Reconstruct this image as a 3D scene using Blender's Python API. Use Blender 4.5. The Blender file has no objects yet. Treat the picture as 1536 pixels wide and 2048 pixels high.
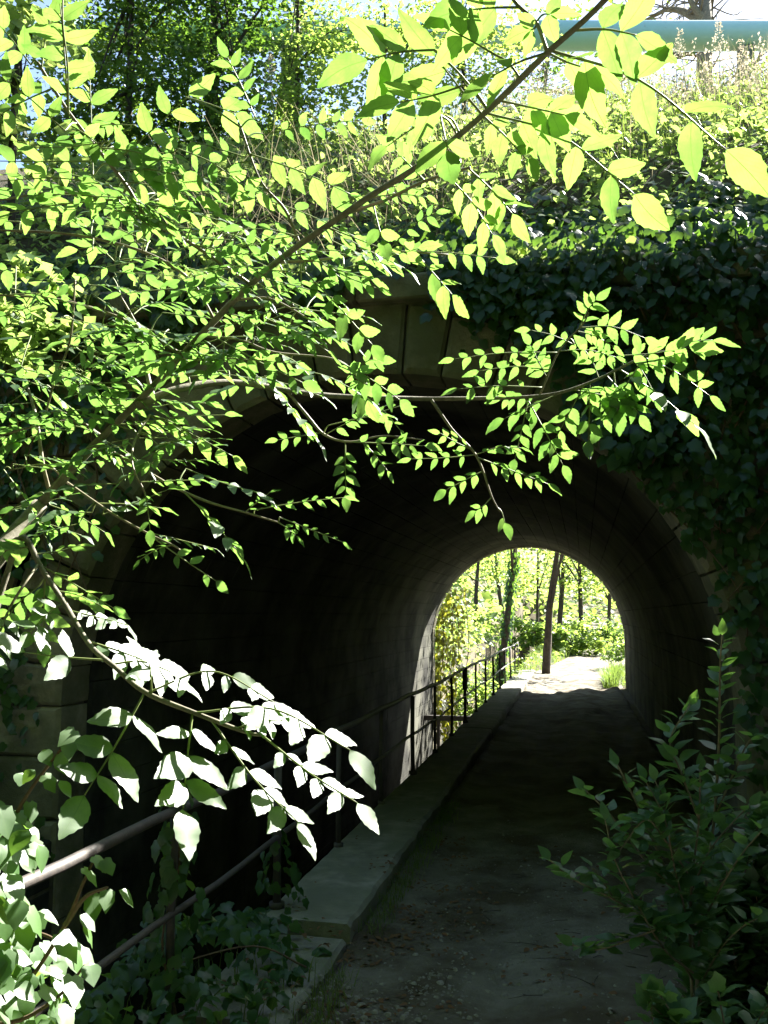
import bpy, math, random
import numpy as np
from mathutils import Vector, Matrix, noise as mn

rng = np.random.default_rng(7)
S = bpy.context.scene
COL = S.collection

# ------------------------------------------------------------------ camera
F_PX = 1900.0
PSI, TH = math.atan(.1998), math.radians(6.19)
cam_d = bpy.data.cameras.new('camera')
cam = bpy.data.objects.new('camera', cam_d)
COL.objects.link(cam)
cam.location = (0, 0, 1.65)
cam.rotation_euler = (math.pi / 2 + TH, 0, PSI)
cam_d.sensor_fit = 'VERTICAL'
cam_d.sensor_height = 24.0
cam_d.lens = 24.0 * F_PX / 2048.0
cam_d.clip_start = .05
cam_d.clip_end = 600
S.camera = cam

# ------------------------------------------------------------------ sky, sun, exposure
SUN_EL, SUN_AZ = math.radians(41), math.radians(35)      # azimuth from +Y towards +X
W = bpy.data.worlds.new('World')
S.world = W
W.use_nodes = True
nt = W.node_tree
sky = nt.nodes.new('ShaderNodeTexSky')
sky.sky_type = 'NISHITA'
sky.sun_disc = False
sky.sun_elevation = SUN_EL
sky.sun_rotation = SUN_AZ
bg = nt.nodes['Background']
nt.links.new(sky.outputs[0], bg.inputs[0])
bg.inputs[1].default_value = .05
sun_d = bpy.data.lights.new('sun', 'SUN')
sun_d.energy = 5.0
sun_d.angle = math.radians(.5)
sun_d.color = (1, .96, .88)
sun = bpy.data.objects.new('sun', sun_d)
COL.objects.link(sun)
SUN = Vector((math.sin(SUN_AZ) * math.cos(SUN_EL), math.cos(SUN_AZ) * math.cos(SUN_EL), math.sin(SUN_EL)))
sun.rotation_euler = SUN.to_track_quat('Z', 'Y').to_euler()
S.view_settings.view_transform = 'Standard'
S.view_settings.look = 'None'
S.view_settings.exposure = 2.85
S.view_settings.gamma = 1
S.cycles.use_denoising = True
S.cycles.max_bounces = 8
S.cycles.transmission_bounces = 6
S.cycles.caustics_reflective = False
S.cycles.caustics_refractive = False

# ------------------------------------------------------------------ picture geometry
CF = np.array([-math.sin(PSI) * math.cos(TH), math.cos(PSI) * math.cos(TH), math.sin(TH)])
CR = np.array([math.cos(PSI), math.sin(PSI), 0])
CU = np.cross(CR, CF)
CC = np.array([0, 0, 1.65])

def at(px, py, Y):
    d = CF + CR * (px - 768) / F_PX + CU * (1024 - py) / F_PX
    return CC + d * (Y / d[1])

def proj(p):
    d = np.asarray(p, float) - CC
    z = d @ CF
    return np.array([768 + F_PX * (d @ CR) / z, 1024 - F_PX * (d @ CU) / z])

def nrm(v):
    v = np.asarray(v, float)
    return v / (np.linalg.norm(v) + 1e-12)

UP = np.array([0, 0, 1.0])

# ------------------------------------------------------------------ mesh building
class MB:
    def __init__(s):
        s.v, s.f, s.uv, s.n = [], [], [], 0
    def add(s, v, f, uv=None):
        v = np.asarray(v, float).reshape(-1, 3)
        s.v.append(v)
        s.uv.append(np.zeros((len(v), 2)) if uv is None else np.asarray(uv, float))
        for q in f:
            s.f.append(tuple(i + s.n for i in q))
        s.n += len(v)
    def mesh(s, name, mat, smooth=True):
        me = bpy.data.meshes.new(name)
        v = np.concatenate(s.v) if s.v else np.zeros((0, 3))
        lens = np.array([len(q) for q in s.f], np.int32)
        idx = np.concatenate([np.asarray(q, np.int32) for q in s.f]) if s.f else np.zeros(0, np.int32)
        me.vertices.add(len(v)); me.vertices.foreach_set('co', v.astype(np.float32).ravel())
        me.loops.add(len(idx)); me.loops.foreach_set('vertex_index', idx)
        me.polygons.add(len(lens))
        st = np.zeros(len(lens), np.int32); st[1:] = np.cumsum(lens)[:-1]
        me.polygons.foreach_set('loop_start', st)
        me.polygons.foreach_set('loop_total', lens)
        me.polygons.foreach_set('use_smooth', np.full(len(lens), smooth, bool))
        uv = np.concatenate(s.uv)
        l = me.uv_layers.new(name='UVMap')
        l.data.foreach_set('uv', uv[idx].astype(np.float32).ravel())
        me.materials.append(mat)
        me.update(); me.validate()
        return me

class Scatter:
    """many transformed copies of small prototypes joined into one mesh (for stuff)"""
    def __init__(s):
        s.v, s.f, s.uv, s.n = [], [], [], 0
    def put(s, proto, M):
        v, t, uv = proto
        s.v.append(v @ M[:3, :3].T + M[:3, 3]); s.f.append(t + s.n); s.uv.append(uv); s.n += len(v)
    def raw(s, v, t, uv=None):
        v = np.asarray(v, float); t = np.asarray(t, int)
        s.v.append(v); s.f.append(t + s.n); s.uv.append(np.zeros((len(v), 2)) if uv is None else uv); s.n += len(v)
    def mesh(s, name, mat, smooth=True):
        me = bpy.data.meshes.new(name)
        v = np.concatenate(s.v); t = np.concatenate(s.f).astype(np.int32); uv = np.concatenate(s.uv)
        me.vertices.add(len(v)); me.vertices.foreach_set('co', v.astype(np.float32).ravel())
        idx = t.ravel()
        me.loops.add(len(idx)); me.loops.foreach_set('vertex_index', idx)
        me.polygons.add(len(t))
        me.polygons.foreach_set('loop_start', np.arange(0, len(idx), 3, dtype=np.int32))
        me.polygons.foreach_set('loop_total', np.full(len(t), 3, np.int32))
        me.polygons.foreach_set('use_smooth', np.full(len(t), smooth, bool))
        l = me.uv_layers.new(name='UVMap')
        l.data.foreach_set('uv', uv[idx].astype(np.float32).ravel())
        me.materials.append(mat)
        me.update()
        return me

def link(name, me, parent=None, M=None, kind=None):
    o = bpy.data.objects.new(name, me)
    COL.objects.link(o)
    if parent is not None:
        o.parent = parent
    if M is not None:
        o.matrix_local = Matrix(M.tolist()) if not isinstance(M, Matrix) else M
    if kind:
        o['kind'] = kind
    return o

def tag(o, label, cat, group=None):
    o['label'] = label; o['category'] = cat
    if group: o['group'] = group
    return o

def thing(name, label, cat, group=None):
    o = bpy.data.objects.new(name, None)
    o.empty_display_size = .1
    COL.objects.link(o)
    return tag(o, label, cat, group)

def smooth_path(pts, n=6):
    P = np.asarray(pts, float)
    if len(P) < 3:
        t = np.linspace(0, 1, n + 1)[:, None]
        return P[0] * (1 - t) + P[-1] * t
    Q = np.vstack([2 * P[0] - P[1], P, 2 * P[-1] - P[-2]])
    out = []
    for i in range(1, len(Q) - 2):
        for k in range(n):
            t = k / n
            a, b, c, d = Q[i - 1], Q[i], Q[i + 1], Q[i + 2]
            out.append(.5 * (2 * b + (c - a) * t + (2 * a - 5 * b + 4 * c - d) * t * t + (3 * b - a - 3 * c + d) * t ** 3))
    out.append(P[-1])
    return np.array(out)

def tube_geo(P, r, sides=7, wob=0):
    P = np.asarray(P, float); n = len(P)
    r = np.interp(np.linspace(0, 1, n), np.linspace(0, 1, len(np.atleast_1d(r))), np.atleast_1d(r))
    T = np.gradient(P, axis=0)
    ref = np.array([0.31, 0.2, 1.0])
    V = []; UVs = []
    L = 0
    for i in range(n):
        t = nrm(T[i]); a = nrm(np.cross(t, ref)); b = np.cross(t, a)
        if i: L += np.linalg.norm(P[i] - P[i - 1])
        for k in range(sides):
            an = 2 * math.pi * k / sides
            rr = r[i] * (1 + (wob * (mn.noise(Vector((P[i] * 6 + k * 1.7).tolist()))) if wob else 0))
            V.append(P[i] + rr * (a * math.cos(an) + b * math.sin(an))); UVs.append((k / sides, L))
    Fc = []
    for i in range(n - 1):
        for k in range(sides):
            k2 = (k + 1) % sides
            Fc.append((i * sides + k, i * sides + k2, (i + 1) * sides + k2, (i + 1) * sides + k))
    Fc.append(tuple(range(sides))[::-1]); Fc.append(tuple((n - 1) * sides + k for k in range(sides)))
    return np.array(V), Fc, np.array(UVs)

def tri(fs):
    o = []
    for q in fs:
        for k in range(1, len(q) - 1):
            o.append((q[0], q[k], q[k + 1]))
    return np.array(o)

def tube(mb, P, r, sides=7, wob=0):
    mb.add(*tube_geo(P, r, sides, wob))

def tube_s(sc, P, r, sides=4):
    v, f, uv = tube_geo(P, r, sides)
    sc.raw(v, tri(f), uv * 0)

def box(mb, lo, hi, jit=0, bev=0):
    lo, hi = np.array(lo, float), np.array(hi, float)
    if bev:
        V = []; c = (lo + hi) / 2
        bm_v = []
        for sx in (0, 1):
            for sy in (0, 1):
                for sz in (0, 1):
                    s = np.array([sx, sy, sz]); p = np.where(s == 1, hi, lo); d = np.where(s == 1, -1, 1) * bev
                    for ax in range(3):
                        q = p + d; q[ax] = p[ax]; V.append(q)
        V = np.array(V)
        def id(sx, sy, sz, ax): return ((sx * 2 + sy) * 2 + sz) * 3 + ax
        Fs = []
        for ax in range(3):
            o1, o2 = [(1, 2), (2, 0), (0, 1)][ax]
            for s in (0, 1):
                def idx(u, v):
                    t = [0, 0, 0]; t[ax] = s; t[o1] = u; t[o2] = v; return id(*t, ax)
                q = [idx(0, 0), idx(1, 0), idx(1, 1), idx(0, 1)]
                Fs.append(tuple(q if s else q[::-1]))
        for ax in range(3):          # edge strips along ax
            o1, o2 = [(1, 2), (2, 0), (0, 1)][ax]
            for u in (0, 1):
                for v in (0, 1):
                    def idx(s, w):
                        t = [0, 0, 0]; t[ax] = s; t[o1] = u; t[o2] = v; return id(*t, w)
                    Fs.append((idx(0, o1), idx(1, o1), idx(1, o2), idx(0, o2)))
        for sx in (0, 1):
            for sy in (0, 1):
                for sz in (0, 1):
                    Fs.append((id(sx, sy, sz, 0), id(sx, sy, sz, 1), id(sx, sy, sz, 2)))
    else:
        V = np.array([[a, b, c] for a in (lo[0], hi[0]) for b in (lo[1], hi[1]) for c in (lo[2], hi[2])])
        Fs = [(0, 1, 3, 2), (4, 6, 7, 5), (0, 4, 5, 1), (2, 3, 7, 6), (0, 2, 6, 4), (1, 5, 7, 3)]
    if jit:
        V = V + rng.uniform(-jit, jit, V.shape)
    mb.add(V, Fs)

# ------------------------------------------------------------------ materials
def nodes(name):
    m = bpy.data.materials.new(name); m.use_nodes = True
    t = m.node_tree
    return m, t, t.nodes['Principled BSDF'], t.nodes['Material Output']

def ramp(t, fac, stops):
    r = t.nodes.new('ShaderNodeValToRGB')
    el = r.color_ramp.elements
    while len(el) < len(stops): el.new(.5)
    for e, (p, c) in zip(el, stops):
        e.position = p; e.color = (*c, 1)
    t.links.new(fac, r.inputs[0])
    return r.outputs[0]

def nz(t, scale, detail=6, rough=.6, vec=None):
    n = t.nodes.new('ShaderNodeTexNoise')
    n.inputs['Scale'].default_value = scale; n.inputs['Detail'].default_value = detail; n.inputs['Roughness'].default_value = rough
    if vec is not None: t.links.new(vec, n.inputs['Vector'])
    return n.outputs['Fac']

def mixc(t, fac, a, b, mode='MIX'):
    n = t.nodes.new('ShaderNodeMix'); n.data_type = 'RGBA'; n.blend_type = mode
    for sock, val in ((n.inputs[0], fac), (n.inputs[6], a), (n.inputs[7], b)):
        if hasattr(val, 'is_linked'): t.links.new(val, sock)
        elif isinstance(val, (int, float)): sock.default_value = val
        else: sock.default_value = (*val, 1)
    return n.outputs[2]

def math_n(t, op, a, b=None, c=None):
    n = t.nodes.new('ShaderNodeMath'); n.operation = op
    for i, v in enumerate((a, b, c)):
        if v is None: continue
        if hasattr(v, 'is_linked'): t.links.new(v, n.inputs[i])
        else: n.inputs[i].default_value = v
    return n.outputs[0]

def bump(t, b, h, strength=.5, dist=.02):
    n = t.nodes.new('ShaderNodeBump'); n.inputs['Strength'].default_value = strength; n.inputs['Distance'].default_value = dist
    t.links.new(h, n.inputs['Height']); t.links.new(n.outputs[0], b.inputs['Normal'])

def objvec(t, world=True):
    if world:
        return t.nodes.new('ShaderNodeNewGeometry').outputs['Position']
    return t.nodes.new('ShaderNodeTexCoord').outputs['Object']

def rough_mat(name, stops, scale, bscale=None, bs=.5, bd=.02, rough=.9, spec=.3, rand=0, stops2=None, scale2=1.2):
    m, t, b, o = nodes(name)
    p = objvec(t)
    c = ramp(t, nz(t, scale, 8, .65, p), stops)
    if stops2:
        c = mixc(t, ramp(t, nz(t, scale2, 5, .6, p), [(.42, (0, 0, 0)), (.62, (1, 1, 1))]), c, stops2)
    if rand:
        oi = t.nodes.new('ShaderNodeObjectInfo').outputs['Random']
        k = math_n(t, 'MULTIPLY_ADD', oi, rand * 2, 1 - rand)
        n = t.nodes.new('ShaderNodeCombineColor')
        for i in range(3): t.links.new(k, n.inputs[i])
        c = mixc(t, 1.0, c, n.outputs[0], 'MULTIPLY')
    t.links.new(c, b.inputs['Base Color'])
    b.inputs['Roughness'].default_value = rough
    b.inputs['Specular IOR Level'].default_value = spec
    bump(t, b, nz(t, bscale or scale * 3, 8, .7, p), bs, bd)
    return m

def leaf_mat(name, refl, trans, rough=.42, spec=.5, tfac=.5, var=.25, veins=0, yellow=(.25, .22, .02), yamount=0.0, vf=24.0):
    m, t, b, o = nodes(name)
    p = objvec(t)
    oi = t.nodes.new('ShaderNodeObjectInfo').outputs['Random']
    nn = nz(t, 9, 2, .5, p)
    k = math_n(t, 'ADD', math_n(t, 'MULTIPLY_ADD', oi, var, 1 - var), math_n(t, 'MULTIPLY_ADD', nn, 2 * var, -var * .5))
    if veins > .5: k = math_n(t, 'ADD', k, math_n(t, 'MULTIPLY_ADD', nz(t, 70, 4, .65, p), .5, -.25))
    cc = t.nodes.new('ShaderNodeCombineColor')
    t.links.new(math_n(t, 'POWER', k, 1.5), cc.inputs[0]); t.links.new(k, cc.inputs[1]); t.links.new(k, cc.inputs[2])
    rc = mixc(t, 1.0, refl, cc.outputs[0], 'MULTIPLY')
    tc = mixc(t, 1.0, trans, cc.outputs[0], 'MULTIPLY')
    if yamount:
        yf = ramp(t, nz(t, 5.3, 1, .5, p), [(1 - yamount - .05, (0, 0, 0)), (1 - yamount + .05, (1, 1, 1))])
        rc = mixc(t, yf, rc, yellow); tc = mixc(t, yf, tc, yellow)
    if veins:
        uv = t.nodes.new('ShaderNodeTexCoord').outputs['UV']
        sp = t.nodes.new('ShaderNodeSeparateXYZ'); t.links.new(uv, sp.inputs[0])
        au = math_n(t, 'ABSOLUTE', sp.outputs[0])
        ph = math_n(t, 'SUBTRACT', sp.outputs[1], math_n(t, 'MULTIPLY', au, .55))
        s = math_n(t, 'ABSOLUTE', math_n(t, 'SINE', math_n(t, 'MULTIPLY', ph, vf)))
        lat = math_n(t, 'LESS_THAN', s, .11)
        mid = math_n(t, 'LESS_THAN', au, .028)
        v = math_n(t, 'MAXIMUM', math_n(t, 'MULTIPLY', lat, .5), mid)
        tc = mixc(t, math_n(t, 'MULTIPLY', v, veins), tc, (trans[0] * .55, trans[1] * .6, trans[2] * .5))
        rc = mixc(t, math_n(t, 'MULTIPLY', v, veins), rc, (refl[0] * 1.8, refl[1] * 1.5, refl[2] * 1.5))
    t.links.new(rc, b.inputs['Base Color'])
    b.inputs['Roughness'].default_value = rough
    b.inputs['Specular IOR Level'].default_value = spec
    tr = t.nodes.new('ShaderNodeBsdfTranslucent'); t.links.new(tc, tr.inputs[0])
    mx = t.nodes.new('ShaderNodeMixShader'); mx.inputs[0].default_value = tfac
    t.links.new(b.outputs[0], mx.inputs[1]); t.links.new(tr.outputs[0], mx.inputs[2])
    t.links.new(mx.outputs[0], o.inputs[0])
    return m

M = {}
M['ash_leaf'] = leaf_mat('ash leaf', (.055, .13, .028), (.215, .395, .068), .52, 1.0, .5, .36, 1.0)
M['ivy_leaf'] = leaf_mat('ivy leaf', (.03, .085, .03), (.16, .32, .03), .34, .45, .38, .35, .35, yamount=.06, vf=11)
M['ivy_sun'] = leaf_mat('ivy leaf sunlit', (.06, .14, .03), (.22, .4, .05), .5, 1.0, .4, .3, .4, vf=11)  # lit copy of the ivy leaf, colour brightened for the sunny corner
M['shrub_leaf'] = leaf_mat('shrub leaf', (.065, .15, .075), (.18, .38, .05), .42, .7, .4, .25, .6)
M['cover_leaf'] = leaf_mat('ground cover leaf', (.06, .12, .03), (.42, .58, .13), .4, .5, .45, .4, 0)
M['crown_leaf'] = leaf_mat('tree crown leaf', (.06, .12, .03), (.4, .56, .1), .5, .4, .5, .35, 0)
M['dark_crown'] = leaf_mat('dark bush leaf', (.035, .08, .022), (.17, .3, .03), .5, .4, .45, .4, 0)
M['grass'] = leaf_mat('grass blade', (.07, .12, .035), (.26, .36, .06), .5, .35, .45, .35, 0)
M['dry_grass'] = leaf_mat('dry grass', (.3, .28, .19), (.3, .28, .17), .7, .2, .35, .25, 0)
M['plume'] = leaf_mat('grass plume', (.45, .42, .32), (.4, .36, .26), .8, .1, .4, .2, 0)
M['creeper'] = leaf_mat('creeper leaf', (.09, .11, .02), (.4, .42, .04), .5, .4, .5, .35, 0)
M['dead_leaf'] = leaf_mat('dead leaf', (.16, .09, .045), (.12, .07, .03), .8, .2, .2, .4, 0)
M['bark'] = rough_mat('ash bark', [(.3, (.11, .1, .075)), (.7, (.24, .22, .16))], 30, 60, .6, .006, .85)
M['twig'] = rough_mat('twig bark', [(.3, (.13, .1, .06)), (.7, (.26, .24, .15))], 40, 80, .4, .002, .6, .4)
M['stalk'] = rough_mat('green stalk', [(.3, (.13, .18, .05)), (.7, (.2, .24, .08))], 40, 80, .2, .002, .55, .4)
M['dark_bark'] = rough_mat('dark bark', [(.3, (.04, .032, .024)), (.7, (.1, .08, .06))], 9, 20, .9, .03, .95)
M['vine'] = rough_mat('ivy stem', [(.3, (.09, .06, .035)), (.7, (.17, .12, .07))], 30, 60, .5, .004, .85)
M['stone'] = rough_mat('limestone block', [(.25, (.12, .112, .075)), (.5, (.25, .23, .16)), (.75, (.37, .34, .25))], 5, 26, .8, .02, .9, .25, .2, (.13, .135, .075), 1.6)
M['mortar'] = rough_mat('old mortar', [(.3, (.1, .09, .07)), (.7, (.17, .155, .12))], 12, 40, .7, .02)
M['vault'] = rough_mat('dark vault stone', [(.25, (.024, .024, .022)), (.5, (.046, .046, .041)), (.8, (.1, .097, .085))], 2.2, 30, .45, .015, .95, .06, .12, (.13, .13, .105), .8)  # base colour set low so the tunnel interior renders dark
M['concrete'] = rough_mat('weathered concrete', [(.25, (.12, .118, .095)), (.5, (.23, .225, .185)), (.75, (.36, .345, .29))], 6, 45, .9, .008, .9, .3, 0, (.17, .175, .13), 2.4)
M['path'] = rough_mat('dusty path', [(.2, (.08, .07, .05)), (.45, (.19, .175, .14)), (.62, (.24, .225, .185)), (.85, (.4, .38, .33))], 3.2, 38, 1.0, .03, .95, .2, 0, (.1, .082, .055), 2.1)
M['soil'] = rough_mat('soil', [(.3, (.06, .05, .033)), (.7, (.13, .11, .07))], 4, 30, .9, .03, .95, .2)
M['pebble'] = rough_mat('pebble', [(.3, (.13, .12, .1)), (.7, (.3, .285, .24))], 14, 40, .3, .003, .85)
M['iron'] = rough_mat('rusty painted iron', [(.35, (.045, .043, .041)), (.65, (.085, .07, .06))], 22, 70, .5, .003, .6, .5)
M['pipe'] = rough_mat('teal painted pipe', [(.3, (.42, .7, .64)), (.7, (.52, .78, .72))], 2.5, 60, .1, .002, .4, .5)
pm = M['pipe']; t_ = pm.node_tree; b_ = t_.nodes['Principled BSDF']; old = b_.inputs['Base Color'].links[0].from_socket
t_.links.new(mixc(t_, ramp(t_, nz(t_, 1.7, 9, .72, objvec(t_)), [(.56, (0, 0, 0)), (.7, (.75, .75, .75))]), old, (.2, .16, .1)), b_.inputs['Base Color'])
M['flange'] = rough_mat('pipe steel', [(.3, (.12, .25, .24)), (.7, (.2, .34, .32))], 9, 60, .2, .002, .5, .5)

m, t, b, o = nodes('dark canal water')
b.inputs['Base Color'].default_value = (.02, .025, .018, 1); b.inputs['Roughness'].default_value = .08
bump(t, b, nz(t, 2.5, 3, .5, objvec(t)), .08, .05)
M['water'] = m

# ------------------------------------------------------------------ leaf shapes
def leaflet_proto(seed, n=10, width=.24, serr=True, fold=.12, curl=.18, twist=.12, tip=1.0):
    r = np.random.default_rng(seed)
    vs = np.linspace(0, 1, n + 1)
    V, UVs, T = [], [], []
    tw = r.uniform(-twist, twist); cu = curl * r.uniform(.4, 1.5); fo = fold * r.uniform(.4, 1.6); bend = r.uniform(-.06, .06)
    for i, v in enumerate(vs):
        w = width * (math.sin(math.pi * v ** .78)) ** .88 * (1.06 - .26 * v * v * tip) if 0 < v < 1 else 0.0
        if serr and 0 < i < n:
            w *= 1.05 if i % 2 else .97
        ww = .006 if i == 0 else w
        z = -cu * v * v
        dz = fo * ww + .02 * math.sin(9 * v + seed)
        x0 = bend * math.sin(math.pi * v)
        if i == n:
            V += [(x0, v, z)]; UVs += [(0, 1)]
        else:
            dv = .02 if (serr and i % 2) else 0
            V += [(x0 - ww, v + dv, z + dz + tw * ww), (x0, v, z), (x0 + ww, v + dv, z + dz - tw * ww)]
            UVs += [(-ww / width, v), (0, v), (ww / width, v)]
    for i in range(n - 1):
        a, c = i * 3, (i + 1) * 3
        T += [(a, a + 1, c + 1), (a, c + 1, c), (a + 1, a + 2, c + 2), (a + 1, c + 2, c + 1)]
    a = (n - 1) * 3; e = n * 3
    T += [(a, a + 1, e), (a + 1, a + 2, e)]
    return np.array(V), np.array(T), np.array(UVs)

def ivy_proto(seed, lobe=1.0):
    r = np.random.default_rng(seed)
    out = [(.0, 0), (.16, -.1), (.4, .06), (.37, .3), (.43, .52), (.27, .66), (.02, 1.0), (-.25, .64), (-.42, .5), (-.36, .28), (-.4, .05), (-.16, -.1)]
    P = []
    for x, y in out:
        d = math.hypot(x, y - .3)
        k = 1 + r.uniform(-.08, .08)
        if lobe < 1:
            ang = math.atan2(y - .3, x); k *= 1
            x = x * (1 - .2 * (1 - lobe)); 
        P.append((x * k, y * k))
    cu, fo = r.uniform(.1, .5), r.uniform(.05, .35)
    V = [(0, .3, 0)] + [(x, y, -cu * (x * x + (y - .3) ** 2) + fo * abs(x) * .6 + r.uniform(-.02, .02)) for x, y in P]
    n = len(P)
    T = [(0, 1 + i, 1 + (i + 1) % n) for i in range(n)]
    return np.array(V), np.array(T), np.array([(0, .3)] + [(x * 2, y) for x, y in P])

def round_proto(seed, width=.3):          # simple ovate leaf
    return leaflet_proto(seed, 6, width, False, .15, .25, .2, 1.4)

ASH = [leaflet_proto(i, 12, w) for i, w in enumerate((.2, .225, .24, .21, .25, .195, .23, .22, .205, .235))]
IVY = [ivy_proto(20 + i) for i in range(6)]
BRD = [round_proto(80 + i, .4) for i in range(3)]
OVA = [round_proto(40 + i, .27) for i in range(5)]

def card_proto(seed):                       # small irregular leaf of 4 triangles for distant crowns
    r = np.random.default_rng(seed)
    V = np.array([(0, 0, 0), (.32, .4, .06), (.1, 1, -.1), (-.3, .5, .08), (.02, .5, -.04)]) + r.uniform(-.06, .06, (5, 3))
    T = np.array([(0, 1, 4), (1, 2, 4), (2, 3, 4), (3, 0, 4)])
    return V, T, np.zeros((5, 2))
CARD = [card_proto(60 + i) for i in range(6)]

def proto_mesh(name, protos, mat):
    out = []
    for p in protos:
        sc = Scatter(); sc.raw(*p); out.append(sc.mesh(name, mat))
    return out
ASHF = [leaflet_proto(90 + i, 12, w, fold=.05, curl=.05, twist=.05) for i, w in enumerate((.235, .25, .22, .26, .24, .23))]
ASHF_ME = proto_mesh('leaflet', ASHF, M['ash_leaf'])
ASH_ME = proto_mesh('leaflet', ASH, M['ash_leaf'])
IVY_ME = proto_mesh('ivy_leaf', IVY, M['ivy_leaf'])
SUNP = IVY[:3] + BRD
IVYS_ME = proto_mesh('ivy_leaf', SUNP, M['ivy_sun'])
SHR_ME = proto_mesh('shrub_leaf', OVA, M['shrub_leaf'])
LOB_ME = proto_mesh('lobed_leaf', IVY, M['shrub_leaf'])

def frame(p, d, n, s, sx=1.0):
    d = nrm(d); x = nrm(np.cross(d, n)); z = np.cross(x, d)
    X = np.eye(4); X[:3, 0] = x * s * sx; X[:3, 1] = d * s; X[:3, 2] = z * s; X[:3, 3] = p
    return X

# ------------------------------------------------------------------ the setting
TX0, TX1 = -3.74, 1.06           # tunnel walls
YN, YF = 6.5, 24.6               # portals
CXN, CZ, RAD = -1.34, .98, 2.40
def axis_x(Y): return CXN + .15 * (Y - YN) / (YF - YN)
CAN_R = -1.72                    # right edge of the canal
FLOOR = -.12

def nzv(x, y, s, seed=0): return mn.noise(Vector((x * s, y * s, seed)))

def path_c(Y):  return -.15 if Y < 26 else -.15 + .09 * max(0, Y - 27) ** 1.02
def path_w(Y):  return 1.25 if Y < 24.6 else 1.3 + .02 * (Y - 24.6)

def ground_z(x, Y):
    if CAN_R - .005 > x > TX0 + .005 and Y < 70:
        return -2.0 + .06 * nzv(x, Y, .8)
    z = -.17 + .04 * nzv(x, Y, .9, 3)
    if Y > YF:
        c, w = path_c(Y), path_w(Y)
        d = abs(x - c) - w
        if d > 0: z += min(.5, d * .22) * (1 + .5 * nzv(x, Y, .6, 5))
        if Y > 46: z += (Y - 46) * .09
        if x < TX0: z += min(2.2, (TX0 - x) * .5)
    else:
        if x < TX0: z += min(1.2, (TX0 - x) * .6)
        if x > 1.4 and Y < YN: z += min(1.6, (x - 1.4) * .45)
    return z

def grid_mesh(name, xs, ys, zf, mat):
    V = np.array([[x, y, zf(x, y)] for y in ys for x in xs]); nx = len(xs)
    Fs = [(j * nx + i, j * nx + i + 1, (j + 1) * nx + i + 1, (j + 1) * nx + i) for j in range(len(ys) - 1) for i in range(nx - 1)]
    mb = MB(); mb.add(V, Fs)
    return mb.mesh(name, mat)

xs = np.unique(np.concatenate([np.arange(-200, -20, 15), np.arange(-20, -4, 1.0), [TX0, TX0 + .01, -3.2, -2.5, CAN_R - .01, CAN_R], np.arange(-1.6, 6, .25), np.arange(6, 20, 1.0), np.arange(20, 201, 15)]))
ys = np.unique(np.concatenate([np.arange(-60, -4, 6), np.arange(-4, 8, .35), np.arange(8, 24, 2), np.arange(24, 60, .9), np.arange(60, 100, 4), np.arange(100, 320, 20)]))
link('ground', grid_mesh('ground', xs, ys, ground_z, M['soil']), kind='structure')

# dusty path sheet
mb = MB(); rows = []
ysp = np.concatenate([np.arange(-5, 2.5, .4), np.arange(2.5, 8, .07), np.arange(8, 27, .25), np.arange(27, 62, .8)])
nx = 44
V = []
for Y in ysp:
    c, w = path_c(Y), path_w(Y)
    l, r = (-1.23, 1.05) if Y < YF else (c - w, c + w)
    if Y < YN: r = 1.5
    for i in range(nx + 1):
        x = l + (r - l) * i / nx
        e = min(i, nx - i) / nx
        z = FLOOR + .03 * nzv(x, Y, 2.2, 1) + .016 * nzv(x, Y, 7, 2) + .009 * nzv(x, Y, 19, 4) + .012 * nzv(x, Y, 11, 14) - (.05 if e == 0 else 0) + (.05 * nzv(x, Y, 1.7, 6) + .03 * nzv(x, Y, 4, 8)) * max(0, min(1, (Y - 13) / 4)) * max(0, min(1, (27 - Y) / 3))
        if Y > 46: z += (Y - 46) * .09
        rut = abs(x - .1) 
        z += .025 * math.exp(-(rut / .25) ** 2) - .02 * math.exp(-((rut - .55) / .2) ** 2)
        z += .065 * math.exp(-((x + 1.24) / .13) ** 2) * (.75 + .6 * nzv(4, Y, 1.6, 12))
        V.append((x, Y, z))
Fs = [(j * (nx + 1) + i, j * (nx + 1) + i + 1, (j + 1) * (nx + 1) + i + 1, (j + 1) * (nx + 1) + i) for j in range(len(ysp) - 1) for i in range(nx)]
mb.add(V, Fs)
link('path', mb.mesh('path', M['path']), kind='structure')
def path_z(x, Y):
    rut = abs(x - .1)
    return .065 * math.exp(-((x + 1.24) / .13) ** 2) * (.75 + .6 * nzv(4, Y, 1.6, 12)) + FLOOR + .03 * nzv(x, Y, 2.2, 1) + .016 * nzv(x, Y, 7, 2) + .009 * nzv(x, Y, 19, 4) + .025 * math.exp(-(rut / .25) ** 2) - .02 * math.exp(-((rut - .55) / .2) ** 2)

# canal water
mb = MB()
mb.add([(TX0, -8, -1.85), (CAN_R, -8, -1.85), (CAN_R, 70, -1.85), (TX0, 70, -1.85)], [(0, 1, 2, 3)])
link('canal_water', mb.mesh('canal_water', M['water']), kind='structure')
# distant stone-edged road beyond the path, seen as a pale strip
mb = MB()
box(mb, (1.9, 52.0, .2), (16, 56, .72))
link('road', mb.mesh('road', M['path'], False), kind='structure')

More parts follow.
